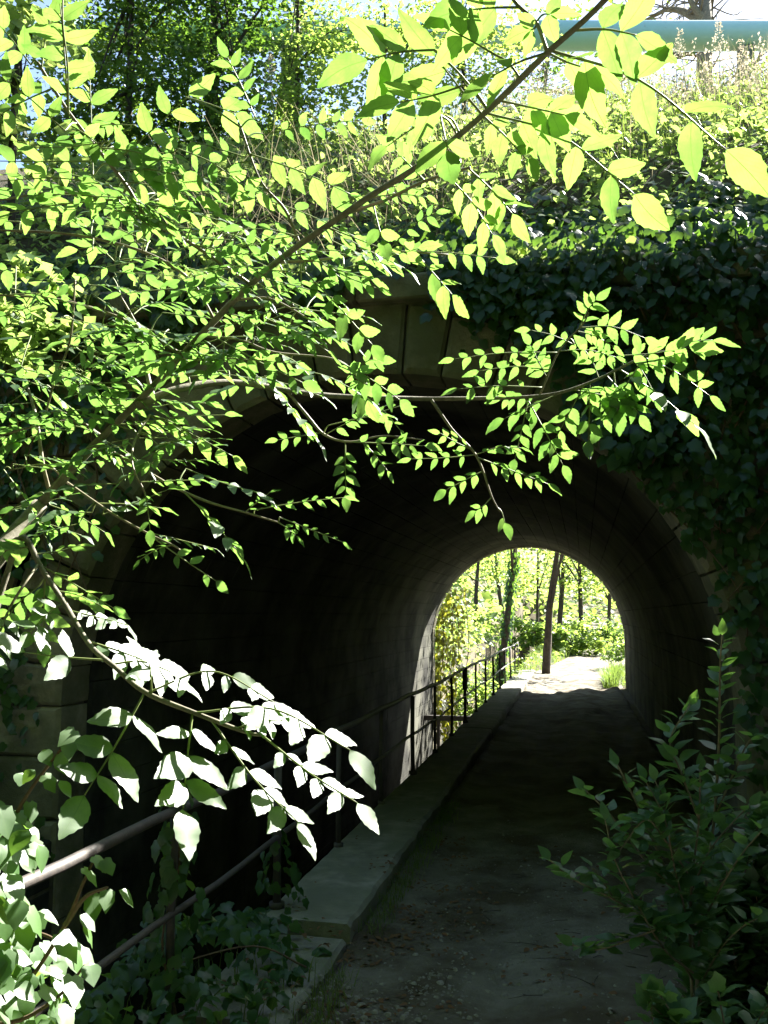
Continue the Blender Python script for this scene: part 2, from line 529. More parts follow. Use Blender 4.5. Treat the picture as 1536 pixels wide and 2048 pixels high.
# embankment over the tunnel
BP = [(6.72, 4.0), (6.9, 4.25), (7.4, 4.8), (8.0, 5.42), (9, 6.12), (10, 6.8), (12, 8.05), (13, 8.3), (18.5, 8.3), (20, 7.9), (YF - .25, 4.3), (YF - .2, 3.9)]
def bank_z(x, Y):
    z = np.interp(Y, [p[0] for p in BP], [p[1] for p in BP])
    if 6.95 < Y < 24: z += .16 * nzv(x, Y, .7, 9) + .1 * nzv(x, Y, 2.1, 11)
    return z
link('embankment', grid_mesh('embankment', np.unique(np.concatenate([np.arange(-40, -6, 2), np.arange(-6, 7, .3), np.arange(7, 41, 2)])),
     np.unique(np.concatenate([[p[0] for p in BP], np.arange(7, 13, .25), np.arange(13, 24.4, 1)])), bank_z, M['soil']), kind='structure')

# ------------------------------------------------------------------ the stone tunnel
tunnel = thing('stone_tunnel', 'old stone barrel vault tunnel with dressed arch stones running under the green embankment', 'tunnel')
# mortar wall behind the facing, with the arch hole; a front and a far sheet 0.25 thick
def arch_wall(name, Y, Yb, ztop):
    mb = MB()
    cx = axis_x(Y)
    R = RAD + .02
    A = np.linspace(0, math.pi, 41)
    inner = [(cx + R, -2.3)] + [(cx + R * math.cos(a), CZ + R * math.sin(a)) for a in A] + [(cx - R, -2.3)]
    outer = []
    for x, z in inner:
        if z <= CZ: outer.append((40 if x > cx else -40, z))
        else:
            k = (x - cx) / R
            outer.append((cx + 3.4 * np.sign(k) * min(1, abs(k) * 1.35) if abs(k) < .93 else (40 if k > 0 else -40), ztop if abs(k) < .93 else CZ))
    V = []; 
    for yy in (Y, Yb):
        V += [(x, yy, z) for x, z in inner] + [(x, yy, z) for x, z in outer]
    n = len(inner); N2 = 2 * n
    Fs = []
    for i in range(n - 1):
        Fs += [(i, n + i, n + i + 1, i + 1), (N2 + i + 1, N2 + n + i + 1, N2 + n + i, N2 + i), (i + 1, N2 + i + 1, N2 + i, i)]
    # spandrel fills left and right
    for sgn in (1, -1):
        b = len(V)
        for yy in (Y, Yb):
            V += [(cx + sgn * 3.4, yy, ztop), (sgn * 40, yy, ztop), (sgn * 40, yy, CZ), (cx + sgn * R * .93, yy, CZ + .8)]
        Fs += [(b, b + 1, b + 2, b + 3), (b + 7, b + 6, b + 5, b + 4)]
    mb.add(V, Fs)
    link(name, mb.mesh(name, M['mortar'], False), tunnel)
arch_wall('wall_core', YN + .06, YN + .4, 4.1)
arch_wall('wall_core', YF - .06, YF - .4, 4.1)

# shell behind the vault lining
def vault_pt(s, Y, off=0.0):
    """s in metres along the lining from the foot of the left wall, over the crown, to the foot of the right wall"""
    cx = axis_x(Y); R = RAD + off
    hl = CZ + 2.3; ha = math.pi * RAD
    if s < hl: return (cx - R, Y, -2.3 + s)
    if s < hl + ha:
        a = math.pi - (s - hl) / RAD
        return (cx + R * math.cos(a), Y, CZ + R * math.sin(a))
    return (cx + R, Y, CZ - (s - hl - ha))
S_L = CZ + 2.3; S_TOT = S_L + math.pi * RAD + CZ + .4
mb = MB()
ss = np.linspace(0, S_TOT, 60)
V = [vault_pt(s, Y, .035) for Y in (YN + .07, YF - .07) for s in ss]
n = len(ss)
mb.add(V, [(i, i + 1, n + i + 1, n + i) for i in range(n - 1)])
link('vault_backing', mb.mesh('vault_backing', M['mortar']), tunnel)

def vault_stone(mb, s0, s1, y0, y1, h):
    g = .0035
    sm = np.array([s0 + g, (s0 + s1) / 2, s1 - g]); ym = (y0 + g, y1 - g)
    V = []
    for s in sm:
        for y in ym: V.append(vault_pt(s, y, -h))
    for s in sm:
        for y in ym: V.append(vault_pt(s, y, .05))
    V = np.array(V); V[:6] += rng.normal(0, .0008, (6, 3))
    mb.add(V, [(0, 1, 3, 2), (2, 3, 5, 4), (0, 6, 7, 1), (4, 5, 11, 10), (0, 2, 8, 6), (2, 4, 10, 8), (1, 7, 9, 3), (3, 9, 11, 5)])

rest = MB(); nparts = 0
course = np.linspace(0, S_TOT, 47); course[1:-1] += rng.uniform(-.035, .035, 45)
for ci in range(len(course) - 1):
    s0, s1 = course[ci], course[ci + 1]
    y = YN + .42 + rng.uniform(0, .25)
    ends = [YN + .42]
    while y < YF - .42:
        ends.append(y); y += rng.uniform(.28, .95)
    ends.append(YF - .42)
    for a, bb in zip(ends[:-1], ends[1:]):
        if bb - a < .08: continue
        h = rng.uniform(-.0012, .0016)
        vis = (a < YN + 1.6 and 3 < ci) or bb > YF - 2.4
        if vis and nparts < 298:
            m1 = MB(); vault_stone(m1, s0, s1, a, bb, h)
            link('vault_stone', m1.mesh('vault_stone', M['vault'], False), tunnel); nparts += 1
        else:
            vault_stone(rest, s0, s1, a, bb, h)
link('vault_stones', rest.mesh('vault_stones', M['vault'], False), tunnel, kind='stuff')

# facing stones: arch ring, coursed blocks, coping
def prism(poly, y0, y1, bev=.02, jit=.006):
    """stone with a pillowed front face at y0, extruded to y1"""
    P = np.array(poly); c = P.mean(0); n = len(P)
    V = [(p[0] + rng.uniform(-jit, jit), y1, p[1] + rng.uniform(-jit, jit)) for p in P]
    V += [(p[0], y0 + bev, p[1]) for p in P]
    V += [(c[0] + (p[0] - c[0]) * (1 - bev * 2.2 / max(.1, np.linalg.norm(p - c))), y0 + rng.uniform(-.008, .008), c[1] + (p[1] - c[1]) * (1 - bev * 2.2 / max(.1, np.linalg.norm(p - c)))) for p in P]
    V += [(c[0], y0 - rng.uniform(0, .012), c[1])]
    Fs = []
    for i in range(n):
        j = (i + 1) % n
        Fs += [(i, j, n + j, n + i), (n + i, n + j, 2 * n + j, 2 * n + i), (2 * n + i, 2 * n + j, 3 * n)]
    mb = MB(); mb.add(V, Fs); return mb

def portal(Y, sgn):
    cx = axis_x(Y)
    R0 = RAD - .015; R1 = RAD + .46
    n = 23
    edges = np.linspace(0, math.pi, n + 1) + np.concatenate([[0], rng.uniform(-.018, .018, n - 1), [0]])
    for i in range(n):
        a0, a1 = edges[i] + .0035, edges[i + 1] - .0035
        r1 = R1 + rng.uniform(-.05, .09)
        poly = [(cx + R0 * math.cos(a), CZ + R0 * math.sin(a)) for a in np.linspace(a0, a1, 4)] + [(cx + r1 * math.cos(a), CZ + r1 * math.sin(a)) for a in np.linspace(a1, a0, 3)]
        link('arch_stone', prism(poly, Y - sgn * rng.uniform(.0, .025), Y + sgn * .4).mesh('arch_stone', M['stone'], False), tunnel)
    for x0 in (cx - R0, cx + R0):                         # jambs
        s = -1 if x0 < cx else 1
        z = CZ - .005
        while z > (-2.2 if s < 0 else -.25):
            h = rng.uniform(.34, .46); w = rng.uniform(.38, .66)
            link('jamb_stone', prism([(x0, z - h + .01), (x0 + s * w, z - h + .01), (x0 + s * w, z), (x0, z)], Y - sgn * rng.uniform(0, .02), Y + sgn * .4).mesh('jamb_stone', M['stone'], False), tunnel)
            z -= h
    # coursed wall
    z = -.3; k = 0
    while z < 3.82:
        h = rng.uniform(.27, .4)
        if z + h > 3.82: h = 3.86 - z
        x = -7.2 + rng.uniform(0, .4)
        while x < 6:
            w = rng.uniform(.32, .78)
            a = .008
            q = [(x + a, z + a)] + [(x + a + (w - 2 * a) * t, z + a) for t in (.33, .67)] + [(x + w - a, z + a), (x + w - a, z + h / 2), (x + w - a, z + h - a)] + [(x + a + (w - 2 * a) * t, z + h - a) for t in (.67, .33)] + [(x + a, z + h - a), (x + a, z + h / 2)]
            lim = R1 + .1
            ins = 0; q2 = []
            for (u, v) in q:
                d = math.hypot(u - cx, max(0, v - CZ)) if v > CZ else abs(u - cx)
                lm = lim if v > CZ else RAD + .7
                if d < lm:
                    ins += 1
                    if v > CZ: kf = lm / max(d, 1e-3); q2.append((cx + (u - cx) * kf, CZ + (v - CZ) * kf))
                    else: q2.append((cx + math.copysign(lm, u - cx), v))
                else: q2.append((u, v))
            if ins < 6:
                if not (sgn < 0 and abs(x - cx) > 3.6):
                    link('wall_stone', prism(q2, Y - sgn * rng.uniform(-.012, .02), Y + sgn * .2).mesh('wall_stone', M['stone'], False), tunnel)
            x += w
        z += h
    x = -8.0
    while x < 7 and sgn > 0:                              # coping
        w = rng.uniform(.7, 1.15)
        mb = MB(); box(mb, (x + .006, Y - .1, 3.87), (x + w - .006, Y + .5, 4.07 + rng.uniform(-.02, .02)), .008, .02)
        link('coping_stone', mb.mesh('coping_stone', M['stone'], False), tunnel)
        x += w
portal(YN, 1)
portal(YF, -1)

# canal walls in front of and beyond the tunnel
for (ya, yb, nm) in ((-6, YN - .03, 'front'), (YF + .03, 60, 'far')):
    cw = thing('canal_wall', 'low mossy stone canal wall in the shade before the tunnel mouth' if nm == 'front' else 'stone canal wall leading out of the far tunnel mouth into the sun', 'wall')
    for xx, s, top in ((TX0, -1, .05), (CAN_R - .0, 1, -.14)):
        zz = -2.3; row = 0
        while zz < top - .1:
            h = min(.4, top - zz)
            y = ya - rng.uniform(0, .5)
            y = ya
            while y < min(yb, ya + 13) - .01:
                w = min(rng.uniform(.6, 1.3), yb - y)
                mb = MB()
                lo, hi = (xx - .3, xx) if s < 0 else (xx, xx + .3)
                o_ = rng.uniform(-.015, .015)
                box(mb, (lo + o_, y + .006, zz + .006), (hi + o_, y + w - .006, zz + h - .006), .006, .015)
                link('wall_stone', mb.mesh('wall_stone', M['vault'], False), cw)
                y += w
            zz += h

# ------------------------------------------------------------------ concrete ledge and railing
ledge = thing('concrete_ledge', 'long worn concrete ledge between the path and the dark canal', 'ledge')
y = 5.15
for i, (y0, y1, top, xr) in enumerate(((-4, 4.05, -.125, -1.22), (4.05, 5.15, -.07, -1.24), (5.15, 9.3, .005, -1.22), (9.3, 14.2, -.002, -1.225), (14.2, 19.5, .004, -1.22), (19.5, 24.6, 0, -1.22), (24.6, 29.5, -.01, -1.22))):
    mb = MB(); V = []; Fs = []
    yy_ = np.linspace(y0 + .006, y1 - .006, max(3, int((y1 - y0) / .11)))
    if y1 < 3: yy_ = np.linspace(y0, y1, 3)
    for yv in yy_:
        a = .022 * nzv(1, yv, 1.3, 61) + .018 * nzv(2, yv, 6, 62); c_ = .012 * nzv(3, yv, 7, 63); w_ = .014 * nzv(5, yv, 2, 64)
        ch = .02 + .05 * max(0, nzv(9, yv, 3.1, 65)) ** 1.2
        prof = [(CAN_R - .015, -.6), (CAN_R - .015 + c_ * .5, top - .02), (CAN_R + .01 + c_, top + w_), ((CAN_R + xr) / 2, top + .006 + w_ * .6), (xr - ch + a, top + w_ * .5), (xr + a, top - ch), (xr + a * .5, -.6)]
        V += [(px_, yv, pz_) for px_, pz_ in prof]
    for j_ in range(len(yy_) - 1):
        for i_ in range(6): Fs.append((j_ * 7 + i_, j_ * 7 + i_ + 1, j_ * 7 + i_ + 8, j_ * 7 + i_ + 7))
    Fs += [tuple(range(7))[::-1], tuple(range(len(V) - 7, len(V)))]
    mb.add(V, Fs)
    link('slab', mb.mesh('slab', M['concrete'], False), ledge)

rail = thing('iron_railing', 'thin rusty iron railing with two rails along the canal side ledge', 'railing')
posts = [1.0, 2.45, 3.9, 5.36, 6.8, 8.35, 10.0, 11.6, 13.2, 14.85, 16.5, 18.3, 20.0, 21.8, 23.5, 25.4, 27.3, 29.0]
RX = -1.69
def railz(Y, h): return h + .01 * math.sin(Y * .9)
for i, Y in enumerate(posts):
    mb = MB(); r = .024 if i % 3 == 0 else .019
    base = -.06 if Y < 5.15 else 0
    tube(mb, [(RX, Y, base - .02), (RX + rng.uniform(-.01, .01), Y, .4), (RX, Y + rng.uniform(-.015, .015), railz(Y, .82) - .02)], r, 8)
    p = link('post', mb.mesh('post', M['iron']), rail)
    mb = MB(); tube(mb, [(RX, Y, base), (RX, Y, base + .035)], r * 1.9, 8)
    link('foot_collar', mb.mesh('foot_collar', M['iron']), p)
for nm, h, r in (('top_rail', .82, .021), ('mid_rail', .40, .015)):
    mb = MB(); P = [(RX + .006 * math.sin(Y * 1.7), Y, railz(Y, h) - .006 * math.cos(Y * 4.2)) for Y in np.arange(.2, 29.05, .35)]
    tube(mb, P, r, 8)
    link(nm, mb.mesh(nm, M['iron']), rail)
# a short flat bar bolted to a post, and the sluice beam over the canal
mb = MB(); box(mb, (RX - .035, 14.80, .5), (RX + .035, 14.90, .84), 0, .006)
link('joint_plate', mb.mesh('joint_plate', M['iron'], False), rail)
sl = thing('sluice_frame', 'dark iron sluice beam across the canal by the far tunnel mouth', 'sluice')
mb = MB(); box(mb, (TX0 + .02, 22.9, -.86), (CAN_R - .02, 23.02, -.74), 0, .008); link('beam', mb.mesh('beam', M['iron'], False), sl)
for x in (-3.3, -2.0):
    mb = MB(); box(mb, (x, 22.92, -2.0), (x + .08, 23.0, -.862), 0, .006); link('upright', mb.mesh('upright', M['iron'], False), sl)

# ------------------------------------------------------------------ pipe on the embankment
pz = at(1400, 72, 12.6)[2]
pp = thing('large_pipe', 'thick teal painted pipe running along the top of the sunny embankment', 'pipe')
PR = .19
segs = [-14, -8.2, -2.4, 3.4, 9.2]
P0 = at(1400, 72, 12.6)
def pipe_at(q): return P0 + CR * q
for a, bb in zip(segs[:-1], segs[1:]):
    mb = MB(); tube(mb, [pipe_at(x) for x in np.linspace(a, bb, 4)], PR, 28); link('pipe_section', mb.mesh('pipe_section', M['pipe']), pp)
for x in segs:
    mb = MB(); tube(mb, [pipe_at(x - .03), pipe_at(x + .03)], PR * 1.02 + .006, 28); link('weld_band', mb.mesh('weld_band', M['flange']), pp)
for q in (-11, -5.5, 0.6, 6):
    x, yy = pipe_at(q)[:2]
    mb = MB(); box(mb, (x - .1, yy - .1, 7.3), (x + .1, yy + .1, pz - PR + .01), 0, .01); link('support', mb.mesh('support', M['concrete'], False), pp)
#PART2
# ------------------------------------------------------------------ ash trees
def px_branch(pts):
    """pts: (px, py, Y) -> world points"""
    return smooth_path([at(*p) for p in pts], 6)

BR_A = {  # name: (points in the picture with distance, radii, kind)
 'main': ([(80, 1010, 3.4), (175, 905, 3.3), (290, 790, 3.2), (500, 570, 2.8), (700, 420, 2.35), (840, 330, 2.05), (960, 235, 1.8), (1090, 110, 1.6), (1210, 0, 1.45), (1330, -150, 1.35)], (.021, .015, .0102, .0078, .006, .005, .004), 'bark'),
 'h': ([(275, 812, 3.2), (360, 778, 3.3), (470, 765, 3.5), (640, 790, 3.8), (808, 797, 4.0), (960, 797, 4.15), (1093, 790, 4.2), (1180, 765, 4.25), (1290, 712, 4.3), (1340, 700, 4.3)], (.017, .013, .011, .0085, .006, .004), 'bark'),
 'h2': ([(1080, 790, 4.2), (1118, 702, 4.15), (1163, 652, 4.1), (1178, 625, 4.1)], (.005, .004, .003), 'twig'),
 'd1': ([(572, 780, 3.72), (615, 832, 3.7), (650, 870, 3.7), (700, 884, 3.7), (768, 872, 3.75), (850, 880, 3.8)], (.007, .005, .003), 'twig'),
 'd2': ([(863, 800, 4.05), (905, 860, 4.05), (953, 912, 4.05), (983, 992, 4.05), (1000, 1024, 4.05)], (.007, .006, .003), 'twig'),
 'ul': ([(75, 125, 2.2), (140, 228, 2.25), (225, 335, 2.35), (255, 375, 2.4), (300, 440, 2.5), (390, 492, 2.65), (500, 568, 2.8)], (.0045, .0055, .0065), 'twig'),
 'ul2': ([(137, 228, 2.2), (135, 130, 2.1), (125, 40, 2.0), (128, -60, 2.0)], (.0026, .0018), 'stalk'),
 'ul3': ([(255, 375, 2.4), (225, 400, 2.45), (110, 385, 2.5), (0, 400, 2.5)], (.004, .003), 'twig'),
 'v1': ([(308, 800, 3.25), (298, 765, 3.25), (285, 700, 3.3), (275, 655, 3.3), (240, 590, 3.3)], (.011, .008, .004), 'twig'),
 'v2': ([(100, 990, 3.4), (85, 925, 3.35), (75, 850, 3.35), (60, 790, 3.4), (40, 735, 3.45)], (.009, .007, .005), 'twig'),
 'v3': ([(85, 850, 3.3), (110, 760, 3.2), (140, 680, 3.2), (150, 560, 3.1)], (.005, .004), 'twig'),
 'l1': ([(200, 870, 3.3), (150, 842, 3.25), (60, 855, 3.2), (-30, 880, 3.2)], (.006, .004), 'twig'),
 'l2': ([(365, 710, 3.05), (250, 640, 3.0), (120, 600, 2.95), (0, 590, 2.9)], (.006, .004), 'twig'),
 'l3': ([(430, 642, 2.95), (380, 560, 2.85), (290, 505, 2.75), (150, 470, 2.7), (0, 460, 2.7)], (.006, .004), 'twig'),
 'l4': ([(130, 958, 3.4), (90, 930, 3.3), (20, 940, 3.2)], (.005, .003), 'twig'),
 'r1': ([(400, 672, 3.0), (480, 680, 3.05), (550, 705, 3.1), (668, 718, 3.15), (720, 755, 3.2)], (.005, .003), 'twig'),
 'r2': ([(470, 600, 2.85), (540, 598, 2.9), (620, 640, 2.95), (660, 665, 3.0)], (.005, .003), 'twig'),
 'r3': ([(690, 428, 2.4), (770, 400, 2.3), (850, 362, 2.2), (940, 335, 2.1)], (.005, .003), 'twig'),
 'r4': ([(560, 525, 2.7), (640, 520, 2.7), (770, 503, 2.75), (900, 510, 2.8)], (.005, .003), 'twig'),
 'r5': ([(600, 490, 2.6), (570, 420, 2.55), (520, 360, 2.5), (480, 250, 2.5)], (.005, .003), 'twig'),
 'low': ([(200, 890, 3.3), (280, 935, 3.3), (350, 975, 3.3), (420, 1005, 3.35), (490, 1025, 3.4), (560, 1046, 3.4)], (.006, .005, .003), 'twig'),
 'low2': ([(130, 962, 3.4), (220, 1024, 3.2), (290, 1064, 3.1), (345, 1090, 3.0), (360, 1100, 3.0)], (.0055, .004, .003), 'twig'),
 'low3': ([(300, 830, 3.2), (270, 880, 3.1), (265, 930, 3.0), (290, 985, 3.0)], (.005, .003), 'twig'),
 'up1': ([(1095, 105, 1.6), (1072, 45, 1.65), (1035, 10, 1.65), (1000, -40, 1.7)], (.004, .003), 'twig'),
}
BR_B = {
 'b1': ([(-40, 1330, 2.35), (10, 1160, 2.4), (45, 1075, 2.4), (85, 1140, 2.35), (130, 1208, 2.25), (180, 1290, 2.15), (230, 1334, 2.08), (290, 1384, 2.02), (385, 1424, 1.98), (490, 1464, 1.95), (530, 1471, 1.94)], (.009, .0085, .0075, .0065, .006, .005, .003), 'bark'),
 'b2': ([(78, 1128, 2.36), (55, 1160, 2.3), (20, 1215, 2.25), (-10, 1290, 2.25)], (.005, .003), 'twig'),
}
# compound leaves: px0, py0, px1, py1, pairs, leaflet length in px, openness 0..1, [bend px]
LV_A = [
 (138, 226, 120, 8, 4, 66, .62), (186, 352, 180, 160, 3, 58, .7), (222, 332, 378, 190, 3, 64, .85), (372, 194, 470, 228, 1, 78, .4),
 (180, 322, -12, 322, 3, 58, .55), (130, 262, -14, 142, 3, 56, .6), (490, 314, 330, 270, 4, 34, .85), (358, 298, 488, 372, 3, 46, .7),
 (208, 396, 25, 380, 3, 46, .4), (236, 374, -2, 362, 4, 50, .35), (240, 366, 392, 396, 3, 62, .5), (232, 340, 362, 352, 2, 70, .7),
 (512, 238, 455, 115, 4, 42, .6), (528, 268, 722, 240, 5, 34, .75), (503, 306, 700, 388, 4, 66, .5), (428, 350, 512, 390, 2, 50, .6),
 (508, 392, 708, 472, 4, 46, .5), (240, 402, 424, 428, 4, 55, .25), (232, 402, 20, 425, 4, 60, .35), (300, 482, 155, 498, 3, 50, .45),
 (420, 502, 595, 490, 4, 38, .5), (292, 482, 182, 445, 3, 36, .7), (742, 402, 765, 480, 1, 52, .85), (62, 130, -10, 40, 3, 60, .6),
 (80, 140, 100, 40, 3, 55, .6), (100, 180, 0, 230, 3, 52, .5), (140, 250, 210, 300, 2, 56, .6),
 # upper right, close to the camera
 (962, 228, 870, 112, 2, 100, .8), (868, 100, 735, 120, 2, 112, .6), (930, 170, 800, 205, 2, 90, .5), (1097, 108, 985, 152, 2, 84, .3), (1095, 110, 1180, 138, 2, 88, .35),
 (1075, 48, 1062, 60, 1, 58, .45), (1070, 46, 1100, 28, 1, 56, .4), (1040, 14, 935, 20, 2, 92, .6), (1150, 62, 1272, 70, 2, 112, .7),
 (1108, 106, 1452, 300, 3, 122, .7, -38), (974, 230, 1268, 388, 4, 88, .75, -34), (966, 234, 1052, 318, 3, 56, .75), (944, 336, 1025, 428, 3, 60, .65), (905, 362, 985, 470, 3, 58, .65),
 (880, 230, 895, 300, 1, 84, .85), (892, 232, 775, 292, 3, 54, .35), (775, 497, 872, 425, 4, 28, .7), (772, 506, 992, 516, 5, 33, .55), (830, 505, 905, 590, 2, 56, .55),
 (850, 360, 790, 300, 3, 46, .5), (990, 110, 900, 60, 2, 80, .6), (1000, 200, 1130, 230, 2, 80, .5),
 # below the main stem
 (606, 540, 745, 690, 4, 46, .8), (430, 682, 605, 765, 4, 46, .7), (668, 720, 800, 800, 4, 42, .75), (712, 752, 735, 800, 2, 48, .6), (715, 740, 755, 720, 2, 36, .6),
 (642, 866, 556, 880, 3, 26, .7), (690, 884, 692, 990, 4, 32, .6), (700, 884, 850, 892, 5, 30, .5), (650, 870, 765, 830, 4, 30, .4), (660, 850, 800, 812, 5, 30, .35),
 (720, 880, 775, 942, 3, 28, .45), (735, 800, 800, 860, 4, 30, .4), (735, 770, 700, 745, 3, 26, .6),
 (556, 1045, 592, 1072, 2, 26, .5), (560, 1035, 685, 1084, 5, 23, .3), (510, 1020, 690, 995, 5, 27, .35), (490, 1022, 540, 985, 3, 22, .4),
 (365, 992, 478, 1105, 3, 60, .25), (275, 846, 450, 830, 4, 36, .3), (300, 832, 465, 912, 4, 48, .3), (285, 960, 400, 960, 4, 30, .35), (290, 985, 300, 1060, 3, 30, .4),
 (292, 1064, 432, 1162, 4, 31, .5), (290, 1064, 432, 1098, 5, 25, .25), (345, 1088, 280, 1120, 3, 24, .3),
 # twig over the right half
 (1157, 660, 1192, 600, 4, 33, .6), (1160, 655, 1290, 676, 4, 34, .75), (1155, 664, 1225, 692, 4, 28, .35), (1236, 712, 1382, 694, 4, 50, .5), (1288, 714, 1420, 792, 4, 38, .5),
 (1335, 702, 1425, 680, 3, 46, .35), (1112, 702, 908, 718, 5, 30, .4), (1082, 772, 915, 778, 4, 31, .65), (1096, 735, 958, 742, 4, 32, .5), (1118, 704, 1232, 714, 5, 27, .4),
 (1230, 750, 1236, 822, 2, 46, .8), (1180, 768, 1178, 880, 3, 38, .65), (1055, 795, 1126, 930, 4, 40, .7), (1058, 796, 1030, 918, 4, 30, .7), (1240, 745, 1388, 848, 3, 66, .25),
 (1130, 785, 1008, 838, 2, 42, .3), (952, 908, 822, 918, 4, 25, .45), (946, 896, 880, 866, 3, 22, .5), (958, 912, 1096, 968, 5, 33, .45), (966, 942, 892, 980, 3, 31, .55),
 (986, 992, 952, 1022, 2, 26, .5), (996, 1015, 1010, 1045, 1, 32, .8), (955, 905, 1042, 896, 4, 26, .3), (1140, 780, 1240, 800, 4, 38, .3), (1200, 760, 1170, 700, 3, 34, .5),
 (1290, 712, 1200, 850, 4, 40, .55), (1100, 760, 1060, 690, 4, 30, .6), (1080, 788, 1000, 800, 4, 28, .4), (1150, 690, 1060, 660, 3, 26, .6), (1270, 720, 1310, 790, 3, 34, .5),
 (1170, 770, 1110, 880, 4, 34, .5), (1210, 750, 1280, 830, 4, 36, .4),
 # left edge
 (80, 985, -20, 1060, 3, 45, .4), (100, 1010, 210, 1065, 3, 42, .55), (60, 850, -20, 905, 4, 44, .35),
]
LV_B = [
 (85, 1128, 225, 1215, 4, 37, .55), (70, 1110, 160, 1090, 3, 30, .4), (88, 1150, 88, 1285, 4, 42, .7), (215, 1318, 50, 1305, 2, 76, .65), (180, 1275, 300, 1325, 3, 62, .6),
 (225, 1325, 345, 1345, 2, 62, .6), (296, 1384, 550, 1405, 4, 50, .55, -48), (388, 1424, 700, 1500, 4, 66, .4, -40), (288, 1384, 168, 1592, 3, 84, .75, 12), (384, 1426, 366, 1618, 3, 82, .75),
 (420, 1438, 596, 1644, 4, 58, .45, 20), (524, 1470, 715, 1606, 4, 50, .5, 12), (305, 1386, 298, 1325, 2, 50, .6), (78, 1172, 5, 1245, 3, 46, .5), (66, 1090, 10, 1100, 3, 42, .4),
 (140, 1218, 255, 1250, 4, 34, .35), (110, 1185, 200, 1210, 5, 26, .3), (20, 1210, -30, 1330, 3, 46, .55), (470, 1458, 560, 1440, 3, 42, .5), (130, 1205, 60, 1265, 3, 40, .5),
]

def resample_twigs(BR):
    out = []
    for k, (pts, r, kind) in BR.items():
        W_ = px_branch(pts)
        # dense
        for i in range(len(W_) - 1):
            for t in np.linspace(0, 1, 5)[:-1]:
                out.append(W_[i] * (1 - t) + W_[i + 1] * t)
    return np.array(out)

# random leaves to fill the dense crown at the left
def fill_leaves(n):
    out = []
    poly = [(0, 240, 470, 420), (200, 380, 740, 470), (0, 430, 640, 640), (30, 600, 600, 760), (0, 640, 330, 900), (0, 760, 430, 960), (0, 880, 260, 1060), (380, 480, 700, 700), (430, 520, 640, 770)]
    wt = np.array([.6, 1.0, 1.4, 1.3, 1.0, .9, .5, 1.0, .8]); wt /= wt.sum()
    for _ in range(n):
        x0, y0, x1, y1 = poly[rng.choice(len(poly), p=wt)]
        x, y = rng.uniform(x0, x1), rng.uniform(y0, y1)
        rightish = rng.random() < .55
        L = rng.uniform(95, 170)
        ang = rng.normal(.22, .28)
        dx = math.cos(ang) * L * (1 if rightish else -1); dy = math.sin(ang) * L
        out.append((x, y, x + dx, y + dy, int(rng.integers(3, 6)), rng.uniform(28, 48), rng.uniform(.02, .4)))
    return out

BLOCK = [at(px, py, 2.05) for px, py in ((100, 1300), (180, 1480), (180, 1580), (370, 1480), (370, 1590), (260, 1330), (340, 1370), (450, 1410), (560, 1430), (650, 1500), (480, 1540), (580, 1600), (650, 1550), (230, 1280), (560, 1380))] + [at(px, py, 1.8) for px, py in ((30, 1700), (60, 1800), (110, 1850), (60, 1900), (130, 1950), (60, 2000), (210, 1780))]
SUNV = np.array(SUN)
def blocks_sun(rec, Y):
    for fx in (.15, .5, .9):
        m = at(rec[0] * (1 - fx) + rec[2] * fx, rec[1] * (1 - fx) + rec[3] * fx, Y)
        for q in BLOCK:
            v = m - q; t = v @ SUNV
            if t > 0 and np.linalg.norm(v - t * SUNV) < .13: return True
    return False

